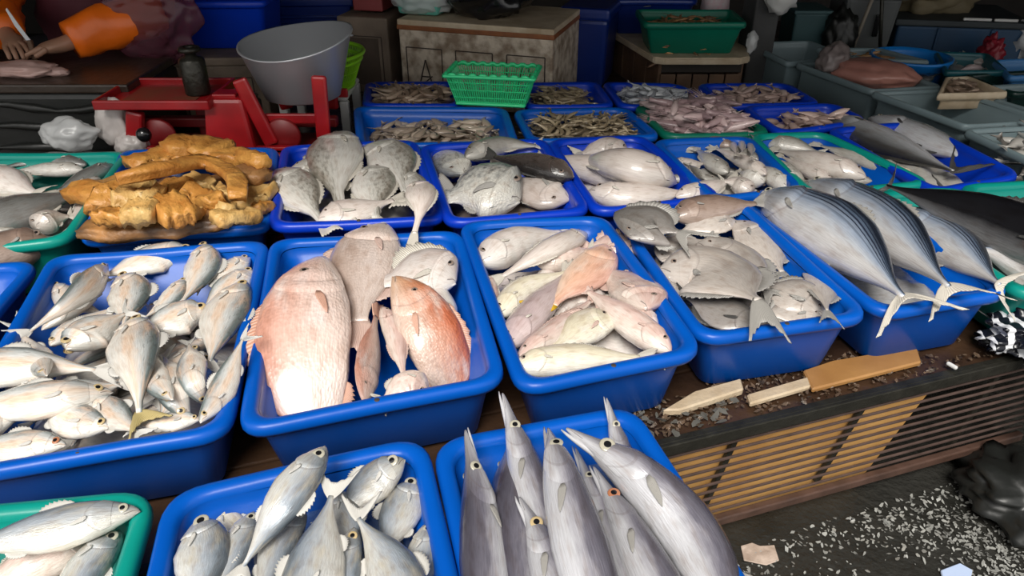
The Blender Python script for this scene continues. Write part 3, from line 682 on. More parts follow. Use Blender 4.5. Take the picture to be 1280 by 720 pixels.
def core(key, level, m, label, cat='fish', name='packed_fish', full=False):
    """what lies under the top layer: a lumpy packed mass nobody could count"""
    t = TUB[key]; q = t['q']; c = q.mean(0); vs = []; fs = []; n = 22
    ql = c+(q-c)*(1-(t['taper']*(1.9 if full else 2.8))/np.linalg.norm(q[0]-q[3]))
    for i in range(n):
        for j in range(n):
            a, b_ = i/(n-1), j/(n-1); p = quad_pt(ql, a, b_); e = max(abs(2*a-1), abs(2*b_-1))
            z = t['z0']+.002+(t['rim']+level-t['z0'])*(1-(e**10*.45 if full else e**5*.85))+.012*noise.noise(Vector((p[0]*28, p[1]*28, 1)))*(1-e**4)
            vs.append((p[0]-c[0], p[1]-c[1], z-t['z0'])); I, J = hidx(*p)
            for di in (-1, 0, 1, 2):
                for dj in (-1, 0, 1, 2): HM[min(I+di, 459), min(J+dj, 419)] = max(HM[min(I+di, 459), min(J+dj, 419)], z)
    for i in range(n-1):
        for j in range(n-1): fs.append((i*n+j, (i+1)*n+j, (i+1)*n+j+1, i*n+j+1))
    o = part(name, vs, fs, m, None, [(v[0]*4, v[1]*4) for v in vs]); o.location = (c[0], c[1], t['z0'])
    return tag(o, label, cat, kind='stuff')
# ------------------------------------------------------------------ fish heaps, bottom fish first in each tub
G = 'silver mackerel in the big left tub'
core('mack', -.08, MATS['f_mack'], 'mackerel packed under the top layers of the big left tub')
filler('mack', 'mackerel', 14, .20, .27, 'f_mack', 'silver mackerel deep in the big left tub, mostly covered by others', 'mackerel deep in the big left tub', -.058)
for px, w_, sd, lab, kw in [
 ([(66, 355), (95, 378), (128, 392)], 30, 1, 'mackerel tail sticking up at the upper left edge of the big left tub', {}),
 ([(52, 412), (90, 385), (132, 352)], 26, 1, 'white-bellied mackerel under the dark-backed one at upper left', {}),
 ([(62, 432), (90, 412), (140, 385)], 26, 1, 'mackerel showing only its flank beside the wide-eyed head at left', {}),
 ([(318, 338), (290, 355), (255, 385)], 32, -1, 'mackerel with its head in the far right corner of the big left tub', {}),
 ([(312, 322), (285, 338), (250, 356)], 26, -1, 'mackerel with its eye against the back right rim of the left tub', {}),
 ([(243, 314), (195, 322), (128, 346)], 30, -1, 'long white mackerel along the back rim, head pointing right', {}),
 ([(40, 520), (85, 500), (150, 480)], 42, 1, 'mackerel flank half hidden under the front row of the left tub', {}),
 ([(248, 432), (225, 455), (195, 500)], 30, 1, 'greyish mackerel lying under the fish at the centre right', {}),
 ([(270, 450), (235, 470), (200, 522)], 46, -1, 'pale grey mackerel flank left of the fish with the tail over the rim', {}),
 ([(236, 524), (216, 490), (206, 446)], 44, 1, 'pale mackerel flank between the front rim and the yellow tail', {}),
 ([(258, 506), (240, 474), (236, 430)], 36, 1, 'mackerel lying behind the one with the tail over the rim', {}),
 ([(60, 505), (30, 470), (-40, 440)], 46, -1, 'mackerel mostly hidden at the left wall under the pink-striped one', {}),
 ([(250, 524), (215, 526), (170, 534)], 22, -1, 'white fish lying along the front rim beneath the yellow tail', {}),
 ([(58, 470), (40, 440), (20, 410)], 34, 1, 'mackerel flank by the left wall above the pink-striped one', {}),
 ([(215, 500), (190, 470), (180, 425)], 34, 1, 'mackerel belly showing between the middle fish and the right group', {}),
 ([(252, 305), (256, 335), (228, 378)], 42, 1, 'curved mackerel rising to a point at the back of the left tub', {}),
 ([(230, 348), (214, 374), (180, 398)], 26, 1, 'mackerel with a small dark upturned head in mid heap', {}),
 ([(260, 388), (225, 396), (172, 420)], 36, -1, 'mackerel lying across the centre with its head to the right', {}),
 ([(134, 330), (92, 372), (36, 415)], 32, -1, 'dark-backed mackerel seen from above at upper left, sloping down left', dict(roll=50, te=(2, 428))),
 ([(150, 345), (165, 366), (155, 406)], 50, 1, 'round-bellied mackerel with an orange patch, near the top', {}),
 ([(82, 436), (112, 416), (156, 392)], 44, 1, 'wide-eyed mackerel head facing lower left beside the orange-patched one', {}),
 ([(82, 556), (30, 556), (-60, 568)], 38, -1, 'mackerel at the front left corner with a reddish eye', dict(iris='iris_red')),
 ([(20, 522), (-10, 528), (-70, 548)], 34, -1, 'mackerel at the left frame edge below the large-eyed one', {}),
 ([(136, 534), (102, 527), (52, 505)], 44, -1, 'mackerel with a golden eye at the middle of the front rim', {}),
 ([(118, 498), (140, 516), (172, 540)], 42, 1, 'white mackerel belly with a dark speck by the yellow tail', {}),
 ([(-80, 470), (20, 456), (120, 462)], 48, 1, 'pink-striped mackerel at the left edge with its tail to the right', {}),
 ([(140, 490), (70, 496), (-60, 512)], 46, -1, 'large-eyed mackerel stretched across the left front, mouth to the right', {}),
 ([(305, 352), (283, 395), (262, 452)], 52, 1, 'tall mackerel standing out at the right rim, head up', {}),
 ([(250, 528), (275, 490), (303, 424)], 30, 1, 'thin dark mackerel on the right rim with its tail over the next tub', dict(te=(322, 411, .02), roll=25, dz=[0, .01, .045])),
 ([(169, 398), (172, 455), (174, 516)], 62, 1, 'large centre mackerel, head up, with a yellow tail', dict(te=(192, 540, 0), tailcol='fin_ochre')),
]: fish('mackerel', px, w_*1.12, sd, lab, G, **kw)

G = 'snappers in the middle tub'
for sp_, px, w_, sd, lab, kw in [
 ('slender', [(536, 488), (510, 486), (480, 500)], 40, 1, 'small pale fish low at the front rim of the snapper tub', dict(mt='f_pink')),
 ('slender', [(405, 320), (412, 350), (425, 400)], 34, 1, 'pale fish mostly hidden behind the upright brownish snapper', {}),
 ('slender', [(556, 420), (548, 380), (520, 340)], 40, 1, 'pale fish lying along the right side under the red snapper', {}),
 ('snapper', [(456, 505), (462, 455), (470, 395)], 34, 1, 'narrow reddish snapper squeezed between the big one and the red one', dict(mt='f_snap', roll=55, fins=False)),
 ('snapper', [(570, 352), (532, 346), (478, 352)], 60, -1, 'silvery snapper with its head against the back right of the tub', dict(mt='f_pale', fin='fin_pale', low=-.01)),
 ('slender', [(478, 384), (492, 415), (505, 470)], 26, 1, 'slim pink fish beside the red snapper', dict(mt='f_pink', fin='fin_pink')),
 ('snapper_bent', [(402, 322), (386, 424), (391, 545)], 108, -1, 'huge pale pink snapper filling the left half of the tub', dict(dz=[0, .0, -.088], tail=(.3, .03, .2), low=-.012, roll=5)),
 ('snapper_bent', [(494, 346), (535, 418), (576, 496)], 70, 1, 'orange-red snapper at the right with its blunt head up', dict(mt='f_snapred', dz=[.01, 0, -.09], tail=(.5, .08, .2))),
 ('snapper', [(480, 281), (460, 332), (447, 402)], 84, -1, 'brownish pink snapper on top with its tail hanging down', dict(mt='f_snapbrown', fin='fin_pink', te=(434, 452, -.01), dz=[.02, .01, 0])),
]: fish(sp_, px, w_, sd, lab, G, **kw)

G = 'pale pink mixed fish'
core('pink', -.060, MATS['f_pale'], 'pale fish packed under the mixed pink fish')
filler('pink', 'slender', 12, .19, .22, 'f_pale', 'pale fish deep in the mixed pink tub, mostly covered', 'pale fish deep in the mixed pink tub')
for sp_, px, w_, sd, lab, kw in [
 ('slender', [(608, 345), (612, 362), (622, 388)], 20, 1, 'small pink fish pressed against the left wall of the pink fish tub', dict(mt='f_pink')),
 ('snapper', [(788, 322), (765, 310), (735, 308)], 40, -1, 'rounded pink fish at the far right of the mixed pink tub', dict(mt='f_pink', fin='fin_pink')),
 ('slender', [(820, 412), (800, 398), (770, 372)], 34, 1, 'translucent pink fish low at the right wall of the mixed tub', dict(mt='f_pink')),
 ('slender', [(672, 331), (700, 322), (738, 312)], 30, 1, 'pink fish with a small dark eye near the back of the mixed tub', dict(mt='f_pink')),
 ('slender', [(600, 330), (645, 304), (702, 290)], 44, 1, 'plump white fish at the back left of the mixed pink tub', dict(mt='f_pale')),
 ('slender', [(733, 292), (690, 310), (628, 345)], 28, -1, 'slender white fish across the back of the mixed pink tub', dict(mt='f_white')),
 ('snapper', [(810, 386), (786, 360), (752, 334)], 60, -1, 'broad rosy fish with a dark eye at the right of the mixed tub', dict(mt='f_pink', fin='fin_pink')),
 ('slender', [(630, 436), (662, 398), (708, 342)], 42, 1, 'mauve grey fish at the left of the mixed tub, head low', dict(mt='f_mauve')),
 ('slender', [(622, 396), (655, 362), (708, 340)], 33, 1, 'yellowish white curved fish above the mauve one', dict(mt='f_yell')),
 ('slender', [(648, 448), (690, 418), (738, 376)], 30, 1, 'pink slim fish running down to the front left of the mixed tub', dict(mt='f_pink', fin='fin_pink')),
 ('snapper', [(772, 400), (735, 410), (690, 436)], 44, -1, 'cream and pink fish in the middle front of the mixed tub', dict(mt='f_yell', fin='fin_pink')),
 ('slender', [(640, 460), (705, 450), (800, 447)], 36, 1, 'long yellowish fish along the front rim of the mixed tub', dict(mt='f_yell')),
 ('snapper', [(758, 306), (735, 338), (690, 380)], 50, 1, 'salmon coloured fish on top with a bright yellow tail', dict(mt='f_salmon', fin='fin_pink', te=(652, 390, 0), tailcol='fin_yellow', fins=False)),
 ('slender', [(838, 440), (792, 406), (735, 364)], 38, -1, 'pink fish laid diagonally on top, widening to the front right', dict(mt='f_pink', fin='fin_pink', te=(706, 350, .01))),
]: fish(sp_, px, w_, sd, lab, G, **kw)

G = 'grey pomfrets'
core('pomf', -.055, MATS['f_pomfdark'], 'pomfrets packed under the visible grey ones', 'pomfret')
filler('pomf', 'pomfret', 8, .14, .6, 'f_pomf', 'grey pomfret deep in the pomfret tub, mostly covered', 'pomfrets deep in the pomfret tub')
for sp_, px, w_, sd, lab, kw in [
 ('pomfret', [(836, 350), (842, 362), (850, 378)], 18, 1, 'small pomfret wedged at the left wall of its tub', {}),
 ('slender', [(842, 272), (880, 262), (945, 254)], 34, 1, 'long brown fish along the back of the pomfret tub', dict(mt='f_brown', fin='fin_grey', te=(975, 249), low=.0)),
 ('pomfret', [(948, 408), (905, 392), (858, 372)], 40, -1, 'dark finned pomfret under the front left of the heap', dict(mt='f_pomfdark', fin='fin_dark')),
 ('pomfret', [(1026, 396), (995, 390), (955, 392)], 32, -1, 'pale pomfret lying low along the front rim', {}),
 ('pomfret', [(1028, 392), (990, 368), (945, 358)], 54, -1, 'large pale pomfret flank inside the curve of the bent one', {}),
 ('pomfret', [(826, 326), (850, 310), (885, 300)], 44, 1, 'brownish pomfret head poking out at the left of the heap', dict(mt='f_pomf')),
 ('pomfret', [(872, 304), (905, 318), (960, 362)], 60, 1, 'grey pomfret in the middle of the heap under the widest one', {}),
 ('pomfret', [(922, 278), (890, 276), (850, 290)], 44, -1, 'smooth bluish pomfret at the back centre', {}),
 ('pomfret', [(918, 276), (950, 300), (978, 340)], 56, 1, 'pomfret at the back right with its forked tail down', dict(te=(976, 364))),
 ('pomfret', [(985, 322), (1022, 344), (1034, 388)], 38, 1, 'bent pomfret curling down the right side of the heap', {}),
 ('pomfret', [(825, 336), (885, 345), (948, 375)], 84, 1, 'widest pomfret on top, its long tail hanging over the front rim', dict(te=(964, 434, -.02), dz=[0, 0, .045], tail=(.40, .3, .5))),
 ('pomfret', [(786, 296), (816, 282), (848, 290)], 70, 1, 'dark grey pomfret at the back left with a pointed top fin', dict(te=(884, 308), mt='f_pomfdark', low=.015)),
]: fish(sp_, px, w_, sd, lab, G, **kw)

G = 'striped tuna'
core('tuna', -.050, MATS['f_black'], 'fish packed under the striped tuna', 'tuna')
core('dark', -.05, MATS['f_black'], 'fish packed under the black-backed fish', 'tuna')
core('teal2', -.11, MATS['f_black'], 'dark fish packed low in the nearly empty teal tub')
for sp_, px, w_, sd, lab, kw in [
 ('tuna', [(1100, 262), (1170, 298), (1250, 356)], 70, 1, 'striped tuna furthest right of the three in the blue tub', dict(tailcol='fin_pale', te=(1292, 372, -.01), cap=.03, roll=22, dz=[0, 0, .04])),
 ('tuna', [(1006, 229), (1096, 280), (1186, 358)], 82, 1, 'middle striped tuna with a pale silver flank', dict(tailcol='fin_pale', te=(1222, 398, -.005), cap=.045, roll=22, dz=[0, 0, .06])),
 ('tuna', [(946, 246), (1038, 290), (1130, 372)], 90, 1, 'front striped tuna in the blue tub, eye facing the pomfrets', dict(tailcol='fin_pale', te=(1158, 410, -.015), cap=.05, roll=22, dz=[0, 0, .05])),
 ('tuna', [(1400, 390), (1320, 345), (1215, 308)], 64, -1, 'striped tuna in the green tub beneath the black-backed fish', dict(cap=.02)),
 ('tuna', [(1400, 322), (1300, 282), (1186, 250)], 60, -1, 'second black-backed fish, behind the first, at the right edge', dict(mt='f_black', fin='fin_dark', cap=.06, roll=40)),
 ('tuna', [(1380, 348), (1250, 280), (1108, 232)], 74, -1, 'glossy black-backed fish tapering to its tail at upper left', dict(mt='f_black', fin='fin_dark', cap=.09, te=(1094, 222, .01), roll=42, low=.03)),
]: fish(sp_, px, w_, sd, lab, G, **kw)

G = 'stout trevallies'
core('trev', -.060, MATS['f_grey'], 'fish packed under the trevallies')
for px, w_, sd, lab, kw in [
 ([(362, 212), (390, 214), (430, 230)], 34, 1, 'grey trevally hidden behind the left white-bellied one', {}),
 ([(500, 215), (520, 235), (545, 262)], 30, 1, 'pale trevally tucked in the right corner of the trevally tub', {}),
 ([(345, 213), (368, 238), (404, 278)], 54, 1, 'white-bellied trevally at the left with its snout on the rim', {}),
 ([(455, 184), (486, 198), (508, 240)], 56, 1, 'mottled trevally at the back right of its tub', dict(te=(500, 262))),
 ([(464, 208), (466, 235), (470, 272)], 52, 1, 'short mottled trevally in the middle of its tub', {}),
 ([(398, 274), (440, 266), (492, 250)], 30, 1, 'trevally lying along the front with a dark tail', dict(te=(512, 244), mt='f_white')),
 ([(434, 166), (418, 205), (425, 258)], 66, -1, 'tall trevally standing head up at the centre of its tub', dict(mt='f_trev', cap=.06)),
 ([(518, 228), (527, 252), (518, 292)], 36, 1, 'trevally draped over the front rim, tail hanging over the snappers', dict(te=(513, 322, -.03), mt='f_white', dz=[.03, .05, .02], cap=.05)),
]: fish('trevally', px, w_*1.06, sd, lab, G, low=kw.pop('low', -.012), **kw)

G = 'fish in the tilapia tub'
core('tila', -.060, MATS['f_cat'], 'dark fish packed under the tilapia')
for sp_, px, w_, sd, lab, kw in [
 ('tilapia', [(580, 218), (560, 200), (535, 188)], 42, 1, 'scaly tilapia with its head down at the back left', {}),
 ('slender', [(582, 196), (625, 182), (670, 182)], 26, 1, 'olive grey fish along the back of the tilapia tub', dict(mt='f_grey', fin='fin_pale', te=(686, 180), low=-.01)),
 ('slender', [(644, 218), (628, 206), (610, 194)], 14, 1, 'thin white-bellied fish between tilapia and catfish', dict(mt='f_white')),
 ('tilapia', [(712, 250), (682, 242), (636, 222)], 42, 1, 'pale triangular tilapia at the front right of its tub', dict(mt='f_white')),
 ('slender', [(716, 222), (672, 208), (618, 196)], 31, 1, 'black mottled catfish lying across the tilapia', dict(low=.005, mt='f_cat', fin='fin_dark')),
 ('tilapia', [(650, 250), (605, 240), (558, 246)], 66, -1, 'large silver tilapia in front, tail over the left rim', dict(te=(532, 236, .0))),
]: fish(sp_, px, w_, sd, lab, G, **kw)

G = 'smooth white fish'
core('white', -.055, MATS['f_white'], 'fish packed under the smooth white fish')
for px, w_, sd, lab, kw in [
 ([(784, 192), (755, 186), (728, 192)], 26, -1, 'white fish at the back with a raised fin', dict(roll=10, te=(712, 194))),
 ([(898, 226), (860, 224), (820, 222)], 12, -1, 'thin dark fish behind the two front white fish', dict(mt='f_grey', fin='fin_dark')),
 ([(806, 228), (752, 214), (684, 196)], 34, -1, 'long white fish in the middle, tail among the catfish', dict(roll=10)),
 ([(736, 240), (790, 246), (858, 240)], 28, 1, 'front left white fish along the rim of its tub', {}),
 ([(845, 228), (790, 208), (724, 198)], 38, -1, 'thick white fish on top with its head to the right', {}),
 ([(845, 246), (880, 238), (912, 225)], 26, 1, 'white fish ending in a thin tail over the mixed fish', dict(te=(932, 218))),
]: fish('slender', px, w_, sd, lab, G, mt=kw.pop('mt', 'f_white'), cap=.04, **kw)

G = 'small mixed grey fish'
core('mixed', -.050, MATS['f_grey'], 'small fish packed under the mixed grey fish')
for px, w_, sd, lab, mt_ in [
 ([(838, 176), (856, 184), (880, 190)], 16, 1, 'dark small fish with its tail at the back left of the mixed tub', 'f_grey'),
 ([(842, 202), (860, 206), (880, 204)], 13, 1, 'small white fish low at the left of the mixed tub', 'f_white'),
 ([(955, 228), (938, 220), (925, 214)], 24, -1, 'stubby grey fish at the front of the mixed tub', 'f_trev'),
 ([(998, 236), (985, 218), (962, 196)], 28, -1, 'rounded grey fish at the right of the mixed tub', 'f_trev'),
 ([(985, 236), (968, 222), (948, 206)], 26, -1, 'second rounded grey fish left of the right one', 'f_trev'),
 ([(938, 240), (922, 230), (905, 226)], 24, -1, 'white triangular fish at the front corner of the mixed tub', 'f_white'),
 ([(910, 216), (892, 204), (872, 188)], 22, -1, 'grey fish running down the middle of the mixed tub', 'f_grey'),
 ([(918, 184), (895, 178), (868, 172)], 14, -1, 'brown small fish at the back of the mixed tub', 'f_brown'),
 ([(948, 200), (925, 190), (895, 186)], 13, -1, 'narrow brownish fish above the belly-up one', 'f_grey'),
 ([(957, 218), (930, 202), (896, 186)], 22, -1, 'belly-up pale fish on top of the mixed tub', 'f_white'),
 ([(914, 170), (916, 180), (920, 192)], 9, 1, 'upright small white fish, left of the three', 'f_white'),
 ([(925, 166), (927, 177), (928, 190)], 9, 1, 'upright small white fish, middle of the three', 'f_pale'),
 ([(936, 170), (938, 180), (940, 194)], 9, 1, 'upright small white fish, right of the three', 'f_white'),
 ([(828, 198), (820, 188), (812, 178)], 7, 1, 'tiny fish tail at the left corner of the mixed tub', 'f_grey'),
 ([(880, 224), (870, 214), (862, 206)], 12, 1, 'small grey fish against the front left wall of the mixed tub', 'f_grey'),
]: fish('slender', px, w_, sd, lab, G, mt=mt_, cap=.035, iris='iris_dull')

G = 'long pale fish'
core('long', -.045, MATS['f_white'], 'fish packed under the long pale fish')
for px, w_, sd, lab, mt_ in [
 ([(958, 180), (985, 182), (1022, 190)], 18, 1, 'silver fish at the back of the long fish tub', 'f_grey'),
 ([(1040, 228), (1008, 212), (978, 196)], 18, -1, 'white belly low at the left wall of the long fish tub', 'f_white'),
 ([(1090, 226), (1064, 224), (1038, 224)], 10, -1, 'narrow fish along the front rim of the long fish tub', 'f_grey'),
 ([(1140, 222), (1120, 214), (1098, 206)], 16, -1, 'brownish small fish in the right corner of the long fish tub', 'f_yell'),
 ([(1122, 218), (1080, 200), (1026, 182)], 26, -1, 'brown-backed long fish on the right of its tub', 'f_grey'),
 ([(1082, 222), (1035, 206), (974, 188)], 26, -1, 'long pale fish stretched across the middle of its tub', 'f_white'),
]: fish('slender', px, w_, sd, lab, G, mt=mt_, cap=.035)

G = 'long silver tuna'
core('bonito', -.05, MATS['f_grey'], 'fish packed under the two long tuna', 'tuna')
fish('tuna', [(1086, 148), (1160, 176), (1238, 206)], 38, 1, 'long silver tuna nearer the grey crates, with whitish snout', G, mt='f_bonito', fin='fin_dark', cap=.05, te=(1285, 212, .03), roll=8, lean=.1)
fish('tuna', [(1023, 147), (1100, 178), (1192, 214)], 42, -1, 'long dark-sided tuna lying in front, with raised fins', G, mt='f_bonito', fin='fin_dark', cap=.06, te=(1222, 190, .03), roll=-12, lean=0)

G = 'grey fish at far left'
core('left', -.060, MATS['f_black'], 'fish packed low in the far left teal tub')
for px, w_, sd, lab, mt_ in [
 ([(45, 285), (62, 276), (86, 270)], 30, 1, 'rounded grey fish near the right corner of the far left tub', 'f_pomf'),
 ([(120, 222), (112, 246), (92, 282)], 30, 1, 'white fish flank along the right wall of the far left tub', 'f_white'),
 ([(142, 206), (110, 220), (72, 238)], 20, -1, 'dark slim fish pointing to the right wall of the far left tub', 'f_dkgrey'),
 ([(108, 206), (60, 200), (8, 208)], 22, -1, 'grey fish along the back wall of the far left tub', 'f_dkgrey'),
 ([(104, 212), (60, 212), (16, 214)], 17, -1, 'silver-bellied fish with a dot eye near the back of the left tub', 'f_trev'),
 ([(-40, 232), (-5, 226), (42, 240)], 46, 1, 'white jagged fish at the left frame edge', 'f_pale'),
 ([(34, 300), (10, 292), (-40, 290)], 18, -1, 'greyish fish at the front of the far left tub', 'f_trev'),
 ([(-70, 300), (20, 268), (96, 240)], 44, 1, 'large dark grey fish across the far left tub', 'f_dkgrey'),
]: fish('slender', px, w_, sd, lab, G, mt=mt_, cap=.02, iris='iris_dull')
core('brown', -.04, MATS['f_brown'], 'fish packed under the brown one at the left edge')
fish('slender', [(64, 302), (10, 314), (-80, 345)], 44, -1, 'brown open-mouthed fish poking in from the left edge', None, mt='f_brown', fin='fin_grey', cap=.06, roll=10)

G = 'scad in water'
core('scad', -.075, MATS['f_brown'], 'scad packed under water at the bottom of the front tub')
for px, w_, sd, lab, kw in [
 ([(262, 640), (285, 650), (320, 690)], 34, 1, 'brownish scad sunk under the water by the back wall', dict(mt='f_yell', cap=-.045)),
 ([(521, 600), (500, 640), (478, 700)], 50, -1, 'headless-looking olive scad at the right wall of the water tub', dict(mt='f_scad')),
 ([(534, 655), (530, 690), (512, 770)], 42, 1, 'scad with its large eye against the right wall, head up', {}),
 ([(505, 574), (465, 604), (420, 650)], 46, -1, 'bronze big-eyed scad at the back, mouth pointing right', dict(dz=[.03, .01, 0])),
 ([(418, 612), (432, 640), (452, 700)], 38, 1, 'scad face half hidden behind the two tail-up scad', dict(iris='iris_gold')),
 ([(318, 640), (300, 678), (270, 750)], 40, 1, 'grey scad behind the highest one at left', {}),
 ([(380, 636), (352, 680), (322, 760)], 44, 1, 'white-bellied scad between the highest one and the tail-up one', {}),
 ([(250, 650), (256, 690), (240, 770)], 72, 1, 'fat scad at the left in the shallow water', dict(cap=.0)),
 ([(443, 660), (434, 700), (425, 780)], 42, 1, 'scad head pointing up in the middle front of the water tub', dict(iris='iris_gold')),
 ([(520, 790), (490, 710), (448, 648)], 74, -1, 'blue-grey scad with its tail up at centre right', dict(te=(452, 612, .01), dz=[0, 0, .02])),
 ([(372, 800), (392, 710), (414, 620)], 76, 1, 'blue-grey scad with a forked tail raised at the centre', dict(te=(424, 580, .015), dz=[0, .01, .035])),
 ([(407, 559), (358, 625), (304, 708)], 48, 1, 'highest silver scad, head resting on the back rim', dict(te=(292, 740), cap=.05, dz=[.055, .03, 0])),
]: fish('scad', px, w_, sd, lab, G, low=kw.pop('low', -.03), step=.0028, **kw)

G = 'long-snouted barracudas'
core('barra', -.075, MATS['f_barra'], 'barracudas packed at the bottom of their tub', 'barracuda')
for px, w_, sd, lab, kw in [
 ([(558, 570), (562, 640), (580, 760)], 30, -1, 'barracuda with only a yellowish fin showing at the left wall', dict(cap=-.03)),
 ([(758, 498), (778, 570), (830, 720)], 36, 1, 'barracuda whose snout rises at the back right of the tub', dict(bend=1, dz=[.05, .01, -.03])),
 ([(640, 545), (640, 640), (655, 800)], 56, -1, 'dark brownish barracuda body in the second place from left', dict(roll=40)),
 ([(719, 560), (748, 635), (850, 900)], 44, 1, 'barracuda squeezed behind the middle pair', {}),
 ([(582, 538), (597, 620), (622, 900)], 54, -1, 'dark-backed barracuda at the far left with snout up', dict(roll=25, dz=[.05, .02, 0])),
 ([(628, 492), (650, 565), (730, 800)], 52, 1, 'barracuda reaching highest over the back rim, left of centre', dict(bend=1, dz=[.05, .02, -.01])),
 ([(649, 622), (676, 680), (760, 900)], 60, 1, 'lowest barracuda head, front centre, golden eye', dict(iris='iris_gold')),
 ([(742, 584), (780, 655), (920, 920)], 58, 1, 'barracuda with a reddish eye under the curved one', dict(iris='iris_red')),
 ([(685, 536), (702, 600), (792, 920)], 66, 1, 'thick barracuda in the very middle with open jaws', dict(dz=[.045, .02, 0])),
 ([(708, 536), (800, 600), (870, 680), (930, 820)], 68, 1, 'large curved barracuda lying along the right wall', dict(cap=.03, dz=[.04, .015, 0, 0])),
]: fish('barracuda', px, w_, sd, lab, G, stamp=.5, low=kw.pop('low', -.025), step=.002, **kw)

G = 'fish in the front left corner tub'
core('green', -.060, MATS['f_pink'], 'fish packed under those in the corner tub')
fish('slender', [(120, 668), (70, 690), (-30, 740)], 50, -1, 'pinkish belly under the long fish in the corner tub', G, mt='f_pink', cap=-.02, low=-.05)
fish('scad', [(150, 664), (115, 705), (60, 790)], 52, 1, 'grey fish with a round eye, head up, in the corner tub', G, cap=.0, low=-.03)
fish('mackerel', [(174, 638), (90, 654), (-60, 690)], 54, -1, 'long pale fish along the back of the corner tub, snout to the right', G, cap=.02, low=.0, iris='iris_silver', mt='f_scad')

# water standing in the two front tubs
WATER = mat('cloudy_water', (.25, .33, .40), .03, spec=.6, alpha=.22, bump=.12, bscale=14)
for key, lv in (('scad', -.055), ('barra', -.065)):
    t = TUB[key]; pts = round_quad(t['q'], t['lip']*1.5+(-lv)*.20, .04); c = pts.mean(0); n = len(pts)
    vs = [(p[0]-c[0], p[1]-c[1], 0) for p in pts]+[(p[0]-c[0], p[1]-c[1], -.004) for p in pts]
    o = part('water', vs, [tuple(range(n))[::-1], tuple(range(n, 2*n))]+[(i, (i+1) % n, n+(i+1) % n, n+i) for i in range(n)], WATER, None, smooth=False)
    o.location = (c[0], c[1], RIM+lv)
    tag(o, 'shallow cloudy water around the '+('scad' if key == 'scad' else 'barracudas')+' in the front tub', 'water', kind='stuff')

# ------------------------------------------------------------------ small catch: one mesh per kind, copied one by one
def small_mesh(kind, m, seed):
    r = random.Random(seed); seg = 8; pts = []; rad = []; n = 8
    bend = r.uniform(-.35, .35)
    if kind == 'fish': P = [.10, .38, .50, .50, .40, .26, .12, .10]; fl = .62; ln = 1
    elif kind == 'shrimp': P = [.12, .34, .42, .40, .34, .26, .18, .10]; fl = .85; bend = r.choice((-1, 1))*r.uniform(.9, 1.5); ln = 1
    else: P = [.10, .26, .36, .40, .40, .36, .24, .30]; fl = .75; ln = 1
    wd = {'fish': .34, 'shrimp': .26, 'squid': .30}[kind]
    vs = []; fs = []
    for i in range(n):
        x = i/(n-1); a = bend*(x-.5); px = (x-.5); py = bend*.5*(x-.5)**2*1.6
        for k in range(seg):
            an = 2*math.pi*k/seg; y = math.cos(an)*P[i]*wd; z = math.sin(an)*P[i]*wd*fl
            vs.append((px-math.sin(a)*y, py+y*math.cos(a), z))
    for i in range(n-1):
        for k in range(seg): fs.append((i*seg+k, (i+1)*seg+k, (i+1)*seg+(k+1) % seg, i*seg+(k+1) % seg))
    fs.append(tuple(range(seg))); fs.append(tuple((n-1)*seg+k for k in range(seg))[::-1])
    def fan(pts3):
        b = len(vs); vs.extend(pts3); vs.extend([(p[0], p[1], p[2]-.012) for p in pts3]); k = len(pts3)
        fs.append(tuple(range(b, b+k))); fs.append(tuple(range(b+2*k-1, b+k-1, -1)))
        for i in range(k): fs.append((b+i, b+(i+1) % k, b+k+(i+1) % k, b+k+i))
    ey = bend*.5*.4
    if kind == 'fish': fan([(.47, ey-.03, .01), (.70, ey-.15, .03), (.62, ey, .01), (.70, ey+.15, .02), (.47, ey+.03, .01)])
    elif kind == 'shrimp': fan([(.46, ey-.02, .01), (.64, ey-.09, .0), (.66, ey+.09, .02), (.46, ey+.02, .01)]); fan([(-.48, ey, .02), (-.80, ey+.1, .05), (-.48, ey+.03, .03)])
    else:
        fan([(-.50, ey, .0), (-.30, ey-.20, .0), (-.16, ey-.06, .0), (-.16, ey+.06, .0), (-.30, ey+.20, .0)])
        for q in range(4): fan([(.45, ey-.06+q*.035, .0), (.78+.1*r.random(), ey-.16+q*.1, -.02), (.45, ey-.03+q*.035, .0)])
    me = bpy.data.meshes.new('small_'+kind); me.from_pydata(vs, [], fs); me.polygons.foreach_set('use_smooth', [True]*len(me.polygons)); me.materials.append(m); return me
def vmat(name, cols, rough=.35):
    m = bpy.data.materials.new(name); m.use_nodes = True; nt = m.node_tree; b = nt.nodes['Principled BSDF']
    oi = nt.nodes.new('ShaderNodeObjectInfo'); r = nt.nodes.new('ShaderNodeValToRGB')
    e = r.color_ramp.elements
    while len(e) < len(cols): e.new(.5)
    for i, c in enumerate(cols): e[i].position = i/(len(cols)-1); e[i].color = (*c, 1)
    tc = nt.nodes.new('ShaderNodeTexCoord'); n = nt.nodes.new('ShaderNodeTexNoise'); n.inputs['Scale'].default_value = 5
    nt.links.new(tc.outputs['Object'], n.inputs['Vector'])
    ad = nt.nodes.new('ShaderNodeMath'); ad.operation = 'MULTIPLY_ADD'; ad.inputs[1].default_value = .5
    s2 = nt.nodes.new('ShaderNodeMath'); s2.operation = 'MULTIPLY_ADD'; s2.inputs[1].default_value = 1.0; s2.inputs[2].default_value = -.25
    nt.links.new(n.outputs['Fac'], ad.inputs[0]); nt.links.new(oi.outputs['Random'], s2.inputs[0]); nt.links.new(s2.outputs[0], ad.inputs[2])
    nt.links.new(ad.outputs[0], r.inputs['Fac']); nt.links.new(r.outputs[0], b.inputs['Base Color']); b.inputs['Roughness'].default_value = rough; b.inputs['Coat Weight'].default_value = .3
    MATS[name] = m; return m
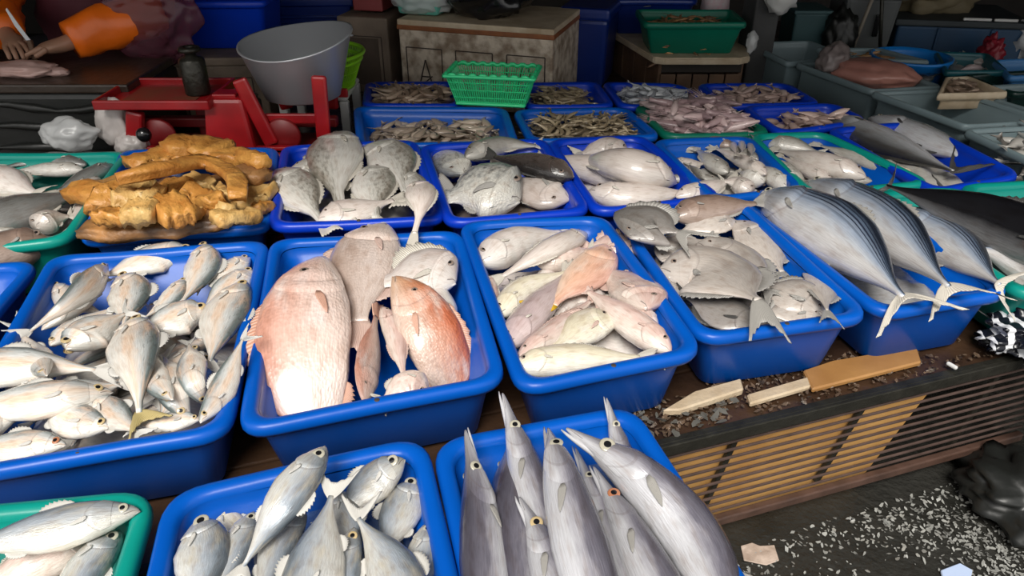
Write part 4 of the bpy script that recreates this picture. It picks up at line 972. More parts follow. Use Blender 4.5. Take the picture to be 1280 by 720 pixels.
vmat('s_pale', [(.55, .46, .37), (.40, .32, .25), (.22, .17, .13)]); vmat('s_olive', [(.44, .36, .24), (.27, .21, .13), (.13, .10, .065)])
vmat('s_brown', [(.52, .40, .30), (.30, .21, .15), (.16, .11, .08)]); vmat('s_silver', [(.75, .76, .78), (.48, .50, .53), (.16, .17, .19)], .2)
vmat('s_rosy', [(.60, .46, .40), (.42, .30, .26), (.24, .17, .15)]); vmat('s_squid', [(.66, .52, .50), (.44, .31, .31), (.22, .15, .16)])
vmat('s_white', [(.75, .73, .68), (.50, .48, .44), (.22, .2, .18)]); vmat('s_orange', [(.55, .30, .12), (.32, .17, .07), (.14, .08, .05)])
def heap(key, kind, m, n, size, label, group, name, cat, level=-.05, jit=.25, rng=(.12, .88), mound=.03, seed=1, flat=.35):
    core(key, level, MATS[m], label.split(',')[0]+' packed below the top layer', cat, 'packed_'+name, True)
    t = TUB[key]; r = random.Random(seed); meshes = [small_mesh(kind, MATS[m], seed*9+i) for i in range(4)]
    q = t['q']
    for k in range(n):
        a, b_ = r.uniform(*rng), r.uniform(*rng); p = quad_pt(q, a, b_); sz = size*r.uniform(1-jit, 1+jit)
        e = max(abs(2*a-1), abs(2*b_-1)); z = np.mean([hget(p[0]+dx, p[1]+dy) for dx in (-.015, 0, .015) for dy in (-.015, 0, .015)])
        z = min(z, t['rim']+mound*(1-e*e)-.006)+size*.10
        o = bpy.data.objects.new(name, r.choice(meshes)); COL.objects.link(o); o.location = (p[0], p[1], z)
        o.rotation_euler = (r.uniform(-flat, flat), r.uniform(-flat, flat), r.uniform(0, 6.28)); o.scale = (sz, sz, sz)
        tag(o, label, cat, group)
        I, J = hidx(*p); R_ = max(int(size*.22/HR), 1)
        HM[max(I-R_, 0):I+R_+1, max(J-R_, 0):J+R_+1] = np.maximum(HM[max(I-R_, 0):I+R_+1, max(J-R_, 0):J+R_+1], z+size*.05)
heap('back', 'fish', 's_pale', 120, .080, 'small pale fish in the shallow heap behind the trevallies', 'small pale fish behind the trevallies', 'small_fish', 'fish', -.055, seed=2, mound=.01, rng=(.10, .90))
heap('shrimp', 'shrimp', 's_olive', 190, .058, 'olive-brown shrimp heaped behind the white fish', 'olive shrimps behind the white fish', 'shrimp', 'shrimp', -.02, seed=3, rng=(.08, .92), mound=.02)
heap('squid', 'squid', 's_squid', 70, .125, 'pinkish grey squid heaped in the teal tub', 'squid in the teal tub', 'squid', 'squid', -.025, seed=4, mound=.035, rng=(.12, .88))
heap('sliver', 'fish', 's_rosy', 45, .085, 'small pinkish fish in front of the grey crates', 'pinkish fish by the grey crates', 'small_fish', 'fish', -.04, seed=5, mound=.0, rng=(.1, .9))
heap('prawn', 'shrimp', 's_brown', 95, .08, 'brownish prawn in front of the foam box, left of the green basket', 'prawns left of the green basket', 'prawn', 'prawn', -.02, seed=6, mound=.03, rng=(.08, .92))
heap('krill', 'shrimp', 's_olive', 95, .065, 'olive prawn right of the green basket', 'prawns right of the green basket', 'prawn', 'prawn', -.02, seed=7, mound=.02, rng=(.08, .92))
heap('anch', 'fish', 's_silver', 140, .06, 'bright silver anchovy in the deep blue tub', 'anchovies', 'anchovy', 'anchovy', -.03, seed=8, mound=.03, rng=(.1, .9))
heap('rosy', 'fish', 's_rosy', 95, .075, 'small rosy fish in the blue tub near the post', 'rosy fish near the post', 'small_fish', 'fish', -.02, seed=9, mound=.02, rng=(.08, .92))

# ------------------------------------------------------------------ dried fish chunks
vmat('dried', [(.60, .36, .12), (.52, .26, .055), (.36, .15, .03)], .5); fish_mat('dried_tex', [(0, (.62, .40, .15)), (.5, (.55, .28, .065)), (1, (.34, .14, .035))], .5, 0, None, blush=(.66, .48, .22), bamt=.6, vnoise=.35, bump=.8)
mat('dried_chunk', (.62, .31, .075), .4, col2=(.42, .16, .03), vscale=16, bump=.9, bscale=38, contrast=.2)
mat('dried_pale', (.68, .46, .18), .42, col2=(.52, .27, .07), vscale=16, bump=.9, bscale=40, contrast=.2)
mat('dried_skin', (.10, .055, .03), .45, col2=(.40, .19, .06), vscale=14, bump=.6, bscale=40, contrast=.15)
mat('dried_brown', (.34, .17, .06), .5, col2=(.20, .09, .035), vscale=14, bump=.8, bscale=36)
core('salt', -.02, MATS['dried_brown'], 'dried fish scraps packed under the chunks', 'dried fish', 'packed_dried_fish')
def chunk(pxs, wpx, hz, m, label, seed, lift=0, twist=0):
    pts = []
    for x, y in pxs:
        z = RIM-.02
        for _ in range(3):
            p = W(x, y, z); z = min(max(np.percentile([hget(p[0]+dx, p[1]+dy) for dx in (-.025, 0, .025) for dy in (-.02, 0, .02)], 60), RIM-.012), RIM+.05)+hz*.5+lift
        pts.append(W(x, y, z))
    sp = catmull(pts, 13); T = np.gradient(sp, axis=0); c = sp.mean(0)
    t0 = unit(T[6]); sd = unit(np.cross([0, 0, 1.], t0)); mp = np.linalg.norm(proj(c+sd*.02)-proj(c-sd*.02))/.04; wd = wpx/mp
    vs = []; fs = []; seg = 14
    for i, p in enumerate(sp):
        t = unit(T[i]); s_ = unit(np.cross([0, 0, 1.], t)); up = np.cross(t, s_); f = i/12
        endk = .8+.2*min(1, min(f, 1-f)*9)
        for k in range(seg):
            a = 2*math.pi*k/seg; y = math.copysign(abs(math.cos(a))**.4, math.cos(a)); z = math.copysign(abs(math.sin(a))**.7, math.sin(a))
            nz = 1+.35*noise.noise(Vector((f*4.5+seed*5, math.cos(a)*1.8, math.sin(a)*1.8+seed)))+.2*noise.noise(Vector((f*11+seed, math.cos(a)*3.5, math.sin(a)*3.5)))
            ridge = .42*noise.noise(Vector((f*1.6+seed, y*6.5, seed*3.1)))+.25*noise.noise(Vector((f*7+seed, y*3, seed)))
            vs.append(p+(s_*y*wd*.5*nz+up*(z*hz*.5*nz+ridge*hz+twist*y*hz))*endk-c)
    for i in range(12):
        for k in range(seg): fs.append((i*seg+k, (i+1)*seg+k, (i+1)*seg+(k+1) % seg, i*seg+(k+1) % seg))
    fs.append(tuple(range(seg))); fs.append(tuple(12*seg+k for k in range(seg))[::-1])
    o = part('dried_fish_chunk', vs, fs, MATS[m]); o.location = c; tag(o, label, 'dried fish', 'dried fish chunks')
    for p in sp:
        I, J = hidx(p[0], p[1]); R_ = int(wd*.45/HR); HM[max(I-R_, 0):I+R_+1, max(J-R_, 0):J+R_+1] = np.maximum(HM[max(I-R_, 0):I+R_+1, max(J-R_, 0):J+R_+1], p[2]+hz*.25)
for i, (pxs, wpx, hz, m, lab) in enumerate([
 ([(300, 212), (330, 222)], 26, .03, 'dried_brown', 'brown dried fish piece at the back right corner'),
 ([(265, 200), (300, 196), (330, 204)], 26, .04, 'dried_chunk', 'folded dried fish piece near the back right'),
 ([(160, 206), (212, 192)], 24, .03, 'dried_chunk', 'dried fish piece at the back left'),
 ([(208, 192), (245, 184), (280, 190)], 28, .045, 'dried_chunk', 'crumpled dried fish lump at the very back'),
 ([(298, 258), (320, 246), (340, 240)], 32, .03, 'dried_pale', 'pale yellow dried slab at the right rim'),
 ([(318, 262), (338, 258)], 16, .025, 'dried_chunk', 'small orange dried piece at the right corner'),
 ([(200, 236), (232, 238)], 34, .035, 'dried_chunk', 'dried fish block in the middle'),
 ([(234, 222), (266, 232)], 20, .03, 'dried_pale', 'pale dried flake inside the long arch'),
 ([(252, 262), (290, 262)], 18, .03, 'dried_pale', 'pale broken piece right of the front middle'),
 ([(272, 236), (290, 246)], 16, .03, 'dried_pale', 'pale small flake under the end of the arch'),
 ([(228, 234), (250, 248), (270, 252)], 30, .035, 'dried_chunk', 'angular orange piece right of the middle'),
 ([(106, 252), (130, 242), (154, 244)], 34, .045, 'dried_chunk', 'knobbly dried lump at the left rim'),
 ([(148, 243), (200, 245)], 32, .04, 'dried_pale', 'ribbed pale dried block left of the middle'),
 ([(122, 270), (158, 270)], 24, .035, 'dried_chunk', 'short dried block in the front left'),
 ([(156, 266), (196, 266)], 26, .04, 'dried_pale', 'wrinkled pale dried block in the front'),
 ([(194, 264), (238, 262)], 26, .04, 'dried_chunk', 'smooth orange dried block in the front middle'),
 ([(236, 268), (256, 268)], 14, .03, 'dried_chunk', 'small orange crumb by the front block'),
 ([(268, 274), (322, 270)], 18, .03, 'dried_pale', 'pale yellow stick at the front right'),
 ([(104, 288), (180, 287), (284, 273)], 20, .028, 'dried_skin', 'long dark-skinned strip along the front rim'),
 ([(146, 224), (200, 212), (258, 203), (294, 222), (297, 246)], 22, .026, 'dried_chunk', 'long arched strip of dried fish across the heap'),
]): chunk(pxs, wpx, hz, m, lab, i+1, lift=.03 if 'arched' in lab else .03 if ' back' in lab else .012 if 'long dark' in lab else 0)
# ------------------------------------------------------------------ things lying on and under the stall front
def lslab(name, pts, z, h, m, label, cat, seed=0):
    P_ = [W(x, y, z+h)[:2] for x, y in pts]; c = np.mean(P_, 0); n = len(P_)
    vs = [(p[0]-c[0], p[1]-c[1], h) for p in P_]+[(p[0]-c[0], p[1]-c[1], 0) for p in P_]
    bm = bmesh.new(); me = bpy.data.meshes.new('x'); me.from_pydata(vs, [], [tuple(range(n)), tuple(range(2*n-1, n-1, -1))]+[(i, n+i, n+(i+1) % n, (i+1) % n) for i in range(n)]); bm.from_mesh(me)
    bmesh.ops.bevel(bm, geom=bm.edges[:], offset=min(.003, h*.3), segments=1, affect='EDGES')
    o = bmpart(name, bm, m); o.location = (c[0], c[1], z); return tag(o, label, cat)
lslab('foam_slab', [(828, 512), (868, 488), (926, 472), (930, 486), (850, 512)], TOP, .016, FOAMW, 'pale broken foam slab on the table edge below the pomfret tub', 'foam')
lslab('foam_strip', [(934, 492), (1010, 470), (1014, 482), (938, 504)], TOP, .012, FOAMW, 'pale foam strip right of the broken slab on the table edge', 'foam')
lslab('board', [(1004, 462), (1040, 450), (1146, 432), (1152, 452), (1016, 486)], TOP, .012, BOARD, 'tan board piece lying on the table edge under the tuna tub', 'board')
wetd = mat('wet_debris', (.16, .10, .06), .3, col2=(.03, .025, .02), vscale=40, bump=.8, bscale=60)
# scraps of wet leaf and scale along the table edge
def scraps(name, region, z, n, size, m, label, seed, density=None):
    r = random.Random(seed); vs = []; fs = []
    k = 0
    while k < n:
        x = r.uniform(*region[0]); y = r.uniform(*region[1])
        if density and r.random() > density(x, y): continue
        k += 1; s = size*r.uniform(.4, 1.5); a = r.uniform(0, 6.28); b = len(vs); m_ = r.choice((4, 5, 6))
        ty, tx = r.uniform(-.5, .5), r.uniform(-.5, .5)
        for q in range(m_):
            an = a+6.28*q/m_; rr = s*r.uniform(.45, 1); dx, dy = rr*math.cos(an)*1.3, rr*math.sin(an)*.7
            vs.append((x+dx*math.cos(a)-dy*math.sin(a), y+dx*math.sin(a)+dy*math.cos(a), z+.002+s*.35+dx*tx+dy*ty))
        vs.append((x, y, z+.0005)); 
        fs.append(tuple(range(b, b+m_)))
        for q in range(m_): fs.append((b+(q+1) % m_, b+q, b+m_))
    return tag(part(name, vs, fs, m, smooth=False), label, 'scraps', kind='stuff')
ca, sa = math.cos(YAW), math.sin(YAW)
def tloc(lx, ly): return a[0]+lx*ca-ly*sa, a[1]+lx*sa+ly*ca
def ondges(x, y):
    dx, dy = x-a[0], y-a[1]; ly = -dx*sa+dy*ca; lx = dx*ca+dy*sa
    return 1.0 if (.012 < ly < .12 and -.06 < lx < .75 and noise.noise(Vector((x*14, y*14, 0))) > -.25) else 0
scraps('wet_scraps', ((.2, 1.1), (.9, 1.4)), TOP, 700, .0055, wetd, 'brown wet scraps scattered along the table edge', 3, ondges)
scraps('pale_scraps', ((.2, .42), (.95, 1.12)), TOP, 70, .008, mat('pale_scrap', (.13, .125, .11), .4, var=.6, vscale=30), 'grey pale scraps at the table corner beside the barracuda tub', 5, ondges)
p = W(1190, 457, TOP+.01); o = box('white_stub', (0, 0, 0), (.008, .022, .008), WHITE, bev=.003); o.location = p; o.rotation_euler = (0, 0, .5); tag(o, 'small white stub on the metal edge of the table', 'stub')
# fish scales and wet highlights, both put in as pale flakes on the ground
def dens(x, y):
    d = .10+.9*max(0, min(1, (x-.42)/.45))*max(0, min(1, (1.16+.33*(x-.27)-y)/.25)); n_ = noise.noise(Vector((x*7, y*7, 3)))
    return d*(.55+.9*n_) if y < .93+.33*(x-.27) else 0
FLAKE = mat('scale_and_glint', (.42, .42, .39), .25, var=.75, vscale=22, coat=.3)
scraps('scales_and_glints', ((.3, 1.6), (.45, 1.4)), 0, 9500, .0045, FLAKE, 'small pale fish scales and wet glints scattered over the wet ground', 9, dens)
lslab('paper_scrap', [(926, 682), (940, 678), (950, 682), (968, 681), (974, 700), (958, 706), (944, 703), (930, 700)], .002, .003, mat('soggy_paper', (.62, .50, .42), .6, col2=(.28, .2, .15), vscale=30, bump=.5, bscale=50), 'torn soggy paper scrap on the ground by the barracuda tub', 'paper')
lslab('blue_scrap', [(1176, 712), (1200, 703), (1216, 712), (1212, 730), (1180, 730)], .002, .006, mat('scrap_bluewhite', (.45, .55, .75), .4), 'bluish white scrap at the bottom edge of the ground', 'paper')
p = W(1238, 596, .05); bb = blob('black_bag', (p[0]+.06, p[1]-.05, .045), (.11, .13, .055), TARP, amp=.5, freq=2.2, sub=4, seed=3, flat=-.88, rz=.5); tag(bb, 'crumpled black plastic bag on the ground under the table end', 'bag')
# striped bag spilling over the table end
STRIPE = bpy.data.materials.new('striped_film'); STRIPE.use_nodes = True; nt = STRIPE.node_tree; b_ = nt.nodes['Principled BSDF']
tc = nt.nodes.new('ShaderNodeTexCoord'); wv = nt.nodes.new('ShaderNodeTexWave'); wv.inputs['Scale'].default_value = 9; wv.inputs['Distortion'].default_value = 5; wv.inputs['Detail'].default_value = 1
rp = nt.nodes.new('ShaderNodeValToRGB'); rp.color_ramp.elements[0].position = .60; rp.color_ramp.elements[1].position = .66; rp.color_ramp.elements[0].color = (.006, .007, .012, 1); rp.color_ramp.elements[1].color = (.68, .69, .72, 1)
nt.links.new(tc.outputs['Object'], wv.inputs['Vector']); nt.links.new(wv.outputs['Fac'], rp.inputs['Fac']); nt.links.new(rp.outputs['Color'], b_.inputs['Base Color']); b_.inputs['Roughness'].default_value = .25
p = W(1262, 436, TOP); sb = thing('striped_bag', 'crumpled black and white striped plastic bag at the table end', 'bag', (p[0], p[1], TOP))
blob('bag_heap', (.06, .0, .045), (.13, .075, .042), STRIPE, sb, amp=.55, freq=2.6, sub=5, seed=8, flat=-.8, rz=.3)
blob('hanging_fold', (.085, -.085, -.06), (.035, .016, .11), STRIPE, sb, amp=.5, freq=2.4, sub=4, seed=5, rz=.3)

# ------------------------------------------------------------------ red balance scale
def rot(o, *e): o.rotation_euler = e; return o
sc = thing('balance_scale', 'red market balance scale with a tray and pan cradle behind the dried fish', 'scale', (-.86, 2.25, TOP))
def sbox(n, c, s, m, **k): return box(n, (c[0]+.86, c[1]-2.25, c[2]-TOP), s, m, sc, **k)
sbox('base', (-.86, 2.25, .335), (.68, .20, .085), REDD, bev=.01, taper=1.03)
sbox('base_ledge', (-1.03, 2.16, .392), (.30, .02, .012), RED, bev=.003); sbox('base_ledge', (-.70, 2.16, .392), (.30, .02, .012), RED, bev=.003)
for k in range(5): sbox('rib', (-.80+.045*k, 2.148, .355), (.008, .008, .05), RED, ry=-.7, bev=.002)
sbox('post', (-.855, 2.20, .46), (.115, .09, .17), RED, taper=1.35, bev=.012)
sbox('post_cap', (-.855, 2.20, .548), (.07, .06, .012), RED, bev=.003)
sbox('beam', (-.86, 2.27, .44), (.62, .035, .03), REDD, bev=.005)
for x in (-1.08, -.70):
    o = lathe('pivot_disc', [(.0001, -.008), (.05, -.008), (.055, 0), (.05, .008), (.0001, .008)], REDD, sc, 24); o.location = (x+.86, -.07, .135); o.rotation_euler = (math.pi/2, 0, 0)
sbox('tray_support', (-1.14, 2.16, .44), (.05, .03, .14), RED, ry=.25, bev=.008); sbox('tray_support', (-.98, 2.30, .45), (.04, .03, .14), REDD, bev=.006)
bm = bmesh.new(); abox(bm, (-1.055+.86, .0, .235), (.34, .25, .008), bev=.002)
for c, s in (((-.195, -.122, .245), (.34, .012, .028)), ((-.195, .122, .245), (.34, .012, .028)), ((-.36, 0, .245), (.012, .25, .028)), ((-.03, 0, .245), (.012, .25, .028))): abox(bm, c, s, bev=.004)
bmpart('tray', bm, RED, sc)
sbox('tray_patch', (-1.06, 2.25, .530), (.22, .17, .002), mat('rust_patch', (.16, .06, .03), .5, col2=(.28, .02, .02), vscale=14), bev=0)
for (x0, z0, x1, z1, y) in ((-.80, .60, -.735, .40, 2.17), (-.565, .61, -.575, .40, 2.17), (-.80, .58, -.76, .42, 2.46), (-.60, .60, -.61, .42, 2.46)):
    tl_ = math.hypot(x1-x0, z1-z0); sbox('cradle_arm', ((x0+x1)/2, y, (z0+z1)/2), (.045, .018, tl_), RED, ry=math.atan2(x0-x1, z0-z1), bev=.008)
sbox('cradle_bar', (-.67, 2.19, .475), (.22, .014, .03), RED, bev=.004); sbox('cradle_bar', (-.66, 2.46, .475), (.22, .014, .03), RED, bev=.004)
vs = []; fs = []; seg = 44; prof = [(.0001, 0), (.105, 0), (.118, .006), (.168, .175), (.174, .178), (.178, .172), (.171, .165)]
pi = [(.0001, .004), (.103, .004), (.116, .010), (.166, .172)]
prof = [(.0001, 0), (.105, 0), (.118, .006), (.172, .172), (.178, .176), (.177, .181), (.170, .180), (.115, .012), (.103, .005), (.0001, .005)]
for r, z in prof:
    for k in range(seg):
        an = 2*math.pi*k/seg; lift = .03*(z/.18)*math.cos(an-.9)+.006*(z/.18)*math.cos(2*an); vs.append((r*1.0*math.cos(an), r*.86*math.sin(an), z+lift))
for i in range(len(prof)-1):
    for k in range(seg): fs.append((i*seg+k, i*seg+(k+1) % seg, (i+1)*seg+(k+1) % seg, (i+1)*seg+k))
pan = thing('weighing_pan', 'dented aluminium weighing pan cradled on the red scale', 'pan', (-.665, 2.335, .498))
part('bowl', vs, fs, ALU, pan)
lathe('rivet', [(.0001, .006), (.006, .004), (.008, 0)], ALU, pan, 10, (.168, .02, .185))
wt = thing('iron_weight', 'tall black iron weight with a ring top on the scale tray', 'weight', (-.965, 2.26, .532))
lathe('cylinder', [(.0001, 0), (.036, 0), (.038, .004), (.038, .10), (.032, .108), (.018, .112), (.016, .122), (.0001, .124)], DARKM, wt, 24)
lathe('ring', [(.018, .124), (.030, .126), (.034, .132), (.030, .139), (.018, .141), (.015, .132), (.018, .124)], DARKM, wt, 20)
for i, (x, y, h, r, l) in enumerate(((-.885, 2.27, .05, .020, 'small dark iron weight left of the scale post'), (-.80, 2.27, .075, .020, 'dark iron weight standing right of the scale post, nearest the pan'), (-.842, 2.28, .035, .018, 'smallest dark iron weight behind the scale post'))):
    o = thing('iron_weight', l, 'weight', (x, y, .455)); lathe('cylinder', [(.0001, 0), (r, 0), (r, h*.7), (r*.5, h*.8), (r*.75, h*.95), (r*.4, h), (.0001, h)], DARKM, o, 16)
c_ = W(197, 182, .5); o = blob('black_knob', (-1.085, 2.10, .455), (.022, .02, .022), BLACK, sc, amp=.05, sub=3); o.location = (.86, -2.25, -TOP)

# ------------------------------------------------------------------ baskets
def lattice_basket(name, label, loc, top, bot, h, m, rz=0, round_=False, nb=26, cat='basket'):
    """open basket: rim, floor and a see-through lattice of bars"""
    t = thing(name, label, cat, loc, rz)
    def ringp(k, f, n):
        if round_:
            a_ = 2*math.pi*k/n; r = bot[0]*(1-f)+top[0]*f; return np.array([r*math.cos(a_), r*math.sin(a_), h*f])
        w2 = (bot[0]*(1-f)+top[0]*f)/2; d2 = (bot[1]*(1-f)+top[1]*f)/2; per = 2*(w2+d2)*2; s = k/n*4*(w2+d2); 
        if s < 2*w2: return np.array([-w2+s, -d2, h*f])
        s -= 2*w2
        if s < 2*d2: return np.array([w2, -d2+s, h*f])
        s -= 2*d2
        if s < 2*w2: return np.array([w2-s, d2, h*f])
        s -= 2*w2; return np.array([-w2, d2-s, h*f])
    n = nb*4; bm = bmesh.new(); vs = []; fs = []
    def add(v, f):
        b0 = len(vs); vs.extend(v); fs.extend([tuple(i+b0 for i in q) for q in f])
    for k in range(n): add(*tube_geo([ringp(k, .06, n), ringp(k, .5, n), ringp(k, .97, n)], .0017, 4))
    for f in (.25, .5, .75): add(*tube_geo([ringp(k, f, n) for k in range(n+1)], .0018, 4, False))
    o = part('lattice', vs, fs, m, t, smooth=False); o['kind'] = 'stuff'
    wav = 0 if round_ else .003
    pts = [ringp(k, 1, n)+np.array([0, 0, wav*(1 if (k//2) % 2 else -1)]) for k in range(n+1)]
    vs, fs = tube_geo(pts, .0065 if not round_ else .008, 6, False); part('rim', vs, fs, m, t)
    if not round_:
        pts = [ringp(k, .99, n)*np.array([1.05, 1.07, .985]) for k in range(n+1)]; vs, fs = tube_geo(pts, .006, 6, False); part('rim_flange', vs, fs, m, t)
    else:
        vs, fs = tube_geo([ringp(k, .80, n) for k in range(n+1)], .006, 6, False); part('band', vs, fs, m, t)
    vs, fs = tube_geo([ringp(k, .03, n) for k in range(n+1)], .006, 6, False); part('foot_ring', vs, fs, m, t)
    if round_: lathe('floor_disc', [(.0001, .004), (bot[0], .004), (bot[0], .010), (.0001, .010)], m, t, 32)
    else: box('floor_plate', (0, 0, .008), (bot[0], bot[1], .006), m, t, bev=.001)
    return t
p = (W(572, 131, RIM+.004)+W(646, 138, RIM+.004))/2
lattice_basket('green_basket', 'bright green slotted plastic basket on the tub rims in front of the foam box', (p[0]+.02, p[1]+.075, RIM+.006), (.285, .16), (.225, .12), .10, MINT, rz=-.16)
p = V(398, 96, 2.62)
lattice_basket('lime_colander', 'lime green round colander behind the weighing pan', (p[0], p[1], .455), (.165,), (.12,), .115, LIME, round_=True)
st = thing('white_stool', 'white plastic stool under the lime colander', 'stool', (p[0], p[1], TOP))
box('seat', (0, 0, .152), (.24, .24, .018), WHITE, st, bev=.008)
for x in (-1, 1):
    for y in (-1, 1): box('leg', (x*.105, y*.105, .071), (.03, .03, .142), WHITE, st, bev=.005)

# ------------------------------------------------------------------ boxes at the back of the stall
def foambox(name, label, loc, rz, sx, sy, h, m, lid=True, panels=3, letters=True):
    t = thing(name, label, 'box', loc, rz)
    box('body', (0, 0, (h-.035)/2), (sx, sy, h-.035), m, t, bev=.008)
    if lid:
        box('lid_edge', (0, 0, h-.030), (sx*1.015, sy*1.02, .018), mat('orange_tape', (.30, .10, .03), .5, var=.5, vscale=20), t, bev=.003)
        box('lid', (0, 0, h-.012), (sx*1.01, sy*1.015, .022), FOAMW, t, bev=.005)
    pw = sx/panels
    for k in range(panels):
        cx = -sx/2+pw*(k+.5); w_ = pw*.36; z0, z1 = .02, h*.68
        for cc, ss in (((cx-w_, z0, z1)), ((cx+w_, z0, z1))) if False else (): pass
        for x in (cx-w_, cx+w_): box('groove', (x, -sy/2-.0005, (z0+z1)/2), (.004, .003, z1-z0), GROOVE, t, bev=0)
        box('groove', (cx, -sy/2-.0005, z1), (2*w_, .003, .004), GROOVE, t, bev=0)
    return t
rzA = math.atan2(2.775-2.965, .15+.44)
pl, pr = np.array([-.44, 2.965]), np.array([.15, 2.775]); sx = np.linalg.norm(pr-pl); nrm = np.array([math.sin(-rzA), math.cos(rzA)]); c = (pl+pr)/2+nrm*.21
fa = foambox('foam_box', 'dirty white foam box with an engraved letter A and orange lid edge', (c[0], c[1], TOP), rzA, sx, .42, .325, FOAM)
def stroke(pts, parent, r=.0028, m=GROOVE): return tube('letter_stroke', pts, r, m, parent, 6)
y = -.2105; x0 = -sx/2+sx/6; k = .115
for a_, b__ in (((x0-.030, .062), (x0+.004, .062+k)), ((x0+.034, .062), (x0+.004, .062+k)), ((x0-.015, .112), (x0+.020, .112)), ((x0-.006, .085), (x0+.030, .115))): stroke([(a_[0], y, a_[1]), (b__[0], y, b__[1])], fa)
x1 = sx/2-sx/6; stroke([(x1-.035+.07*(i/12), y, .09+.10*math.sin(math.pi*i/12)) for i in range(13)], fa); stroke([(x1-.01+.03*(i/8), y, .14+.04*math.sin(math.pi*i/8)) for i in range(9)], fa)
p2 = np.array([-.66, 3.16])
fb2 = foambox('foam_box', 'grimy brown foam box left of the lettered one, under a red crate', (-.56, 3.27, TOP), -.25, .22, .36, .34, FOAM2, lid=False, panels=1)
box('dark_panel', (0.0, -.1805, .13), (.13, .004, .19), mat('brown_panel', (.10, .07, .05), .7, var=.5, vscale=8, bump=.3), fb2, bev=.001)
rc = thing('red_crate', 'faded red crate on the grimy foam box', 'crate', (-.56, 3.27, TOP+.31), -.25); box('shell', (0, 0, .07), (.13, .22, .13), mat('faded_red', (.28, .045, .045), .5, var=.3), rc, bev=.006); box('lip', (0, 0, .13), (.145, .235, .014), MATS['faded_red'], rc, bev=.003)
# things standing on the lettered box
p = V(535, 20, 3.12); tq = thing('turquoise_basket', 'turquoise basket wrapped in clear film on the lettered foam box', 'basket', (p[0]-.005, 3.09, TOP+.325), rzA)
box('shell', (0, 0, .045), (.185, .17, .085), TURQ, tq, bev=.012, taper=.9); box('rim', (0, 0, .09), (.20, .185, .012), TURQ, tq, bev=.004)
blob('film_wrap', (0, -.005, .055), (.135, .115, .060), CLEARB, tq, amp=.22, freq=3.5, sub=4, seed=4, flat=-.9)
p = V(612, 20, 3.02); o = blob('black_bag', (p[0], 3.03, TOP+.325+.078), (.155, .13, .10), BLACK, amp=.25, freq=2, sub=4, seed=11, flat=-.76); tag(o, 'full black plastic bag on top of the lettered foam box', 'bag')
# deep blue lidded bin
bn = thing('blue_bin', 'tall navy blue bin with a folded lid right of the foam box', 'bin', (.335, 3.29, TOP-.002), -.3)
box('body', (0, 0, .145), (.20, .26, .285), NAVY, bn, bev=.02, taper=.9); box('lid', (0, 0, .305), (.215, .29, .05), NAVY, bn, bev=.015); box('handle', (-.06, -.14, .28), (.07, .02, .02), NAVY, bn, bev=.006)
# plank crate with a foam slab on top
quad = [V(748, 24, 3.75)[:2], V(905, 24, 3.75)[:2], V(933, 74, 2.95)[:2], V(822, 74, 2.95)[:2]]
pc = thing('plank_crate', 'old brown plank crate under the foam slab and green tub', 'crate', (.62, 3.0, TOP), 0)
def wallrow(p, q, h, n, z0=.0):
    p, q = np.array(p), np.array(q); L = np.linalg.norm(q-p); an = math.atan2(*(q-p)[::-1]); k = L/n
    for i in range(n):
        c = p+(q-p)*(i+.5)/n; box('plank', (c[0]-.62, c[1]-3.0, z0+h/2), (k-.006, .016, h*random.uniform(.97, 1.0)), WOODD, pc, rz=an, bev=.002)
wallrow((.40, 3.68), (.60, 3.02), .14, 6); wallrow((.60, 3.02), (.93, 3.02), .10, 5)
wallrow((.93, 3.03), (1.02, 3.68), .14, 6)
box('dark_rail', (.145, .035, .125), (.33, .02, .045), mat('dark_rail', (.02, .014, .01), .6), pc, bev=.003)
P_ = [(.37, 3.74), (.56, 2.975), (.60, 2.955), (.90, 2.955), (.945, 2.985), (1.07, 3.74)]; n = len(P_); z0, z1 = .152, .178
vs = [(x-.62, y_-3, z1) for x, y_ in P_]+[(x-.62, y_-3, z0) for x, y_ in P_]
bm = bmesh.new(); me = bpy.data.meshes.new('x'); me.from_pydata(vs, [], [tuple(range(n)), tuple(range(2*n-1, n-1, -1))]+[(i, n+i, n+(i+1) % n, (i+1) % n) for i in range(n)]); bm.from_mesh(me); bmesh.ops.bevel(bm, geom=bm.edges[:], offset=.005, segments=2, affect='EDGES')
o = bmpart('foam_slab', bm, FOAMW); o.location = (.62, 3.0, TOP); tag(o, 'dirty pale foam slab on the plank crate, carrying two tubs', 'foam')
zc = TOP+.178
tub('gcr', None, 'green rectangular tub of dried shrimps on the foam slab', GREEN, world=[(.515, 3.26), (.925, 3.26), (.915, 2.985), (.515, 2.985)], rz=zc+.128, depth=.128, taper=.05, r=.03, lip=.016, fill=True, hole=False)
heap('gcr', 'shrimp', 's_orange', 46, .06, 'orange-brown dried shrimp in the green tub on the foam slab', 'dried shrimps in the green tub', 'dried_shrimp', 'shrimp', -.03, seed=14, mound=.012, rng=(.14, .86))
tub('bcr', None, 'dark blue tub of whitish fish behind the green tub', NAVY, world=[(.44, 3.70), (.83, 3.70), (.80, 3.35), (.42, 3.35)], rz=zc+.15, depth=.15, taper=.05, r=.04, lip=.016, hole=False)
heap('bcr', 'fish', 's_white', 30, .09, 'small whitish fish in the dark blue tub behind the green tub', 'whitish fish behind the green tub', 'small_fish', 'fish', -.03, seed=15, mound=.03, rng=(.14, .86))
o = blob('pink_wrapper', (.90, 3.45, zc+.10), (.06, .05, .10), mat('pink_white_weave', (.65, .40, .45), .5, col2=(.65, .62, .62), vscale=60), amp=.2, sub=3, seed=2, flat=-.98); tag(o, 'pink and white woven wrapper beside the dark blue tub', 'wrapper')
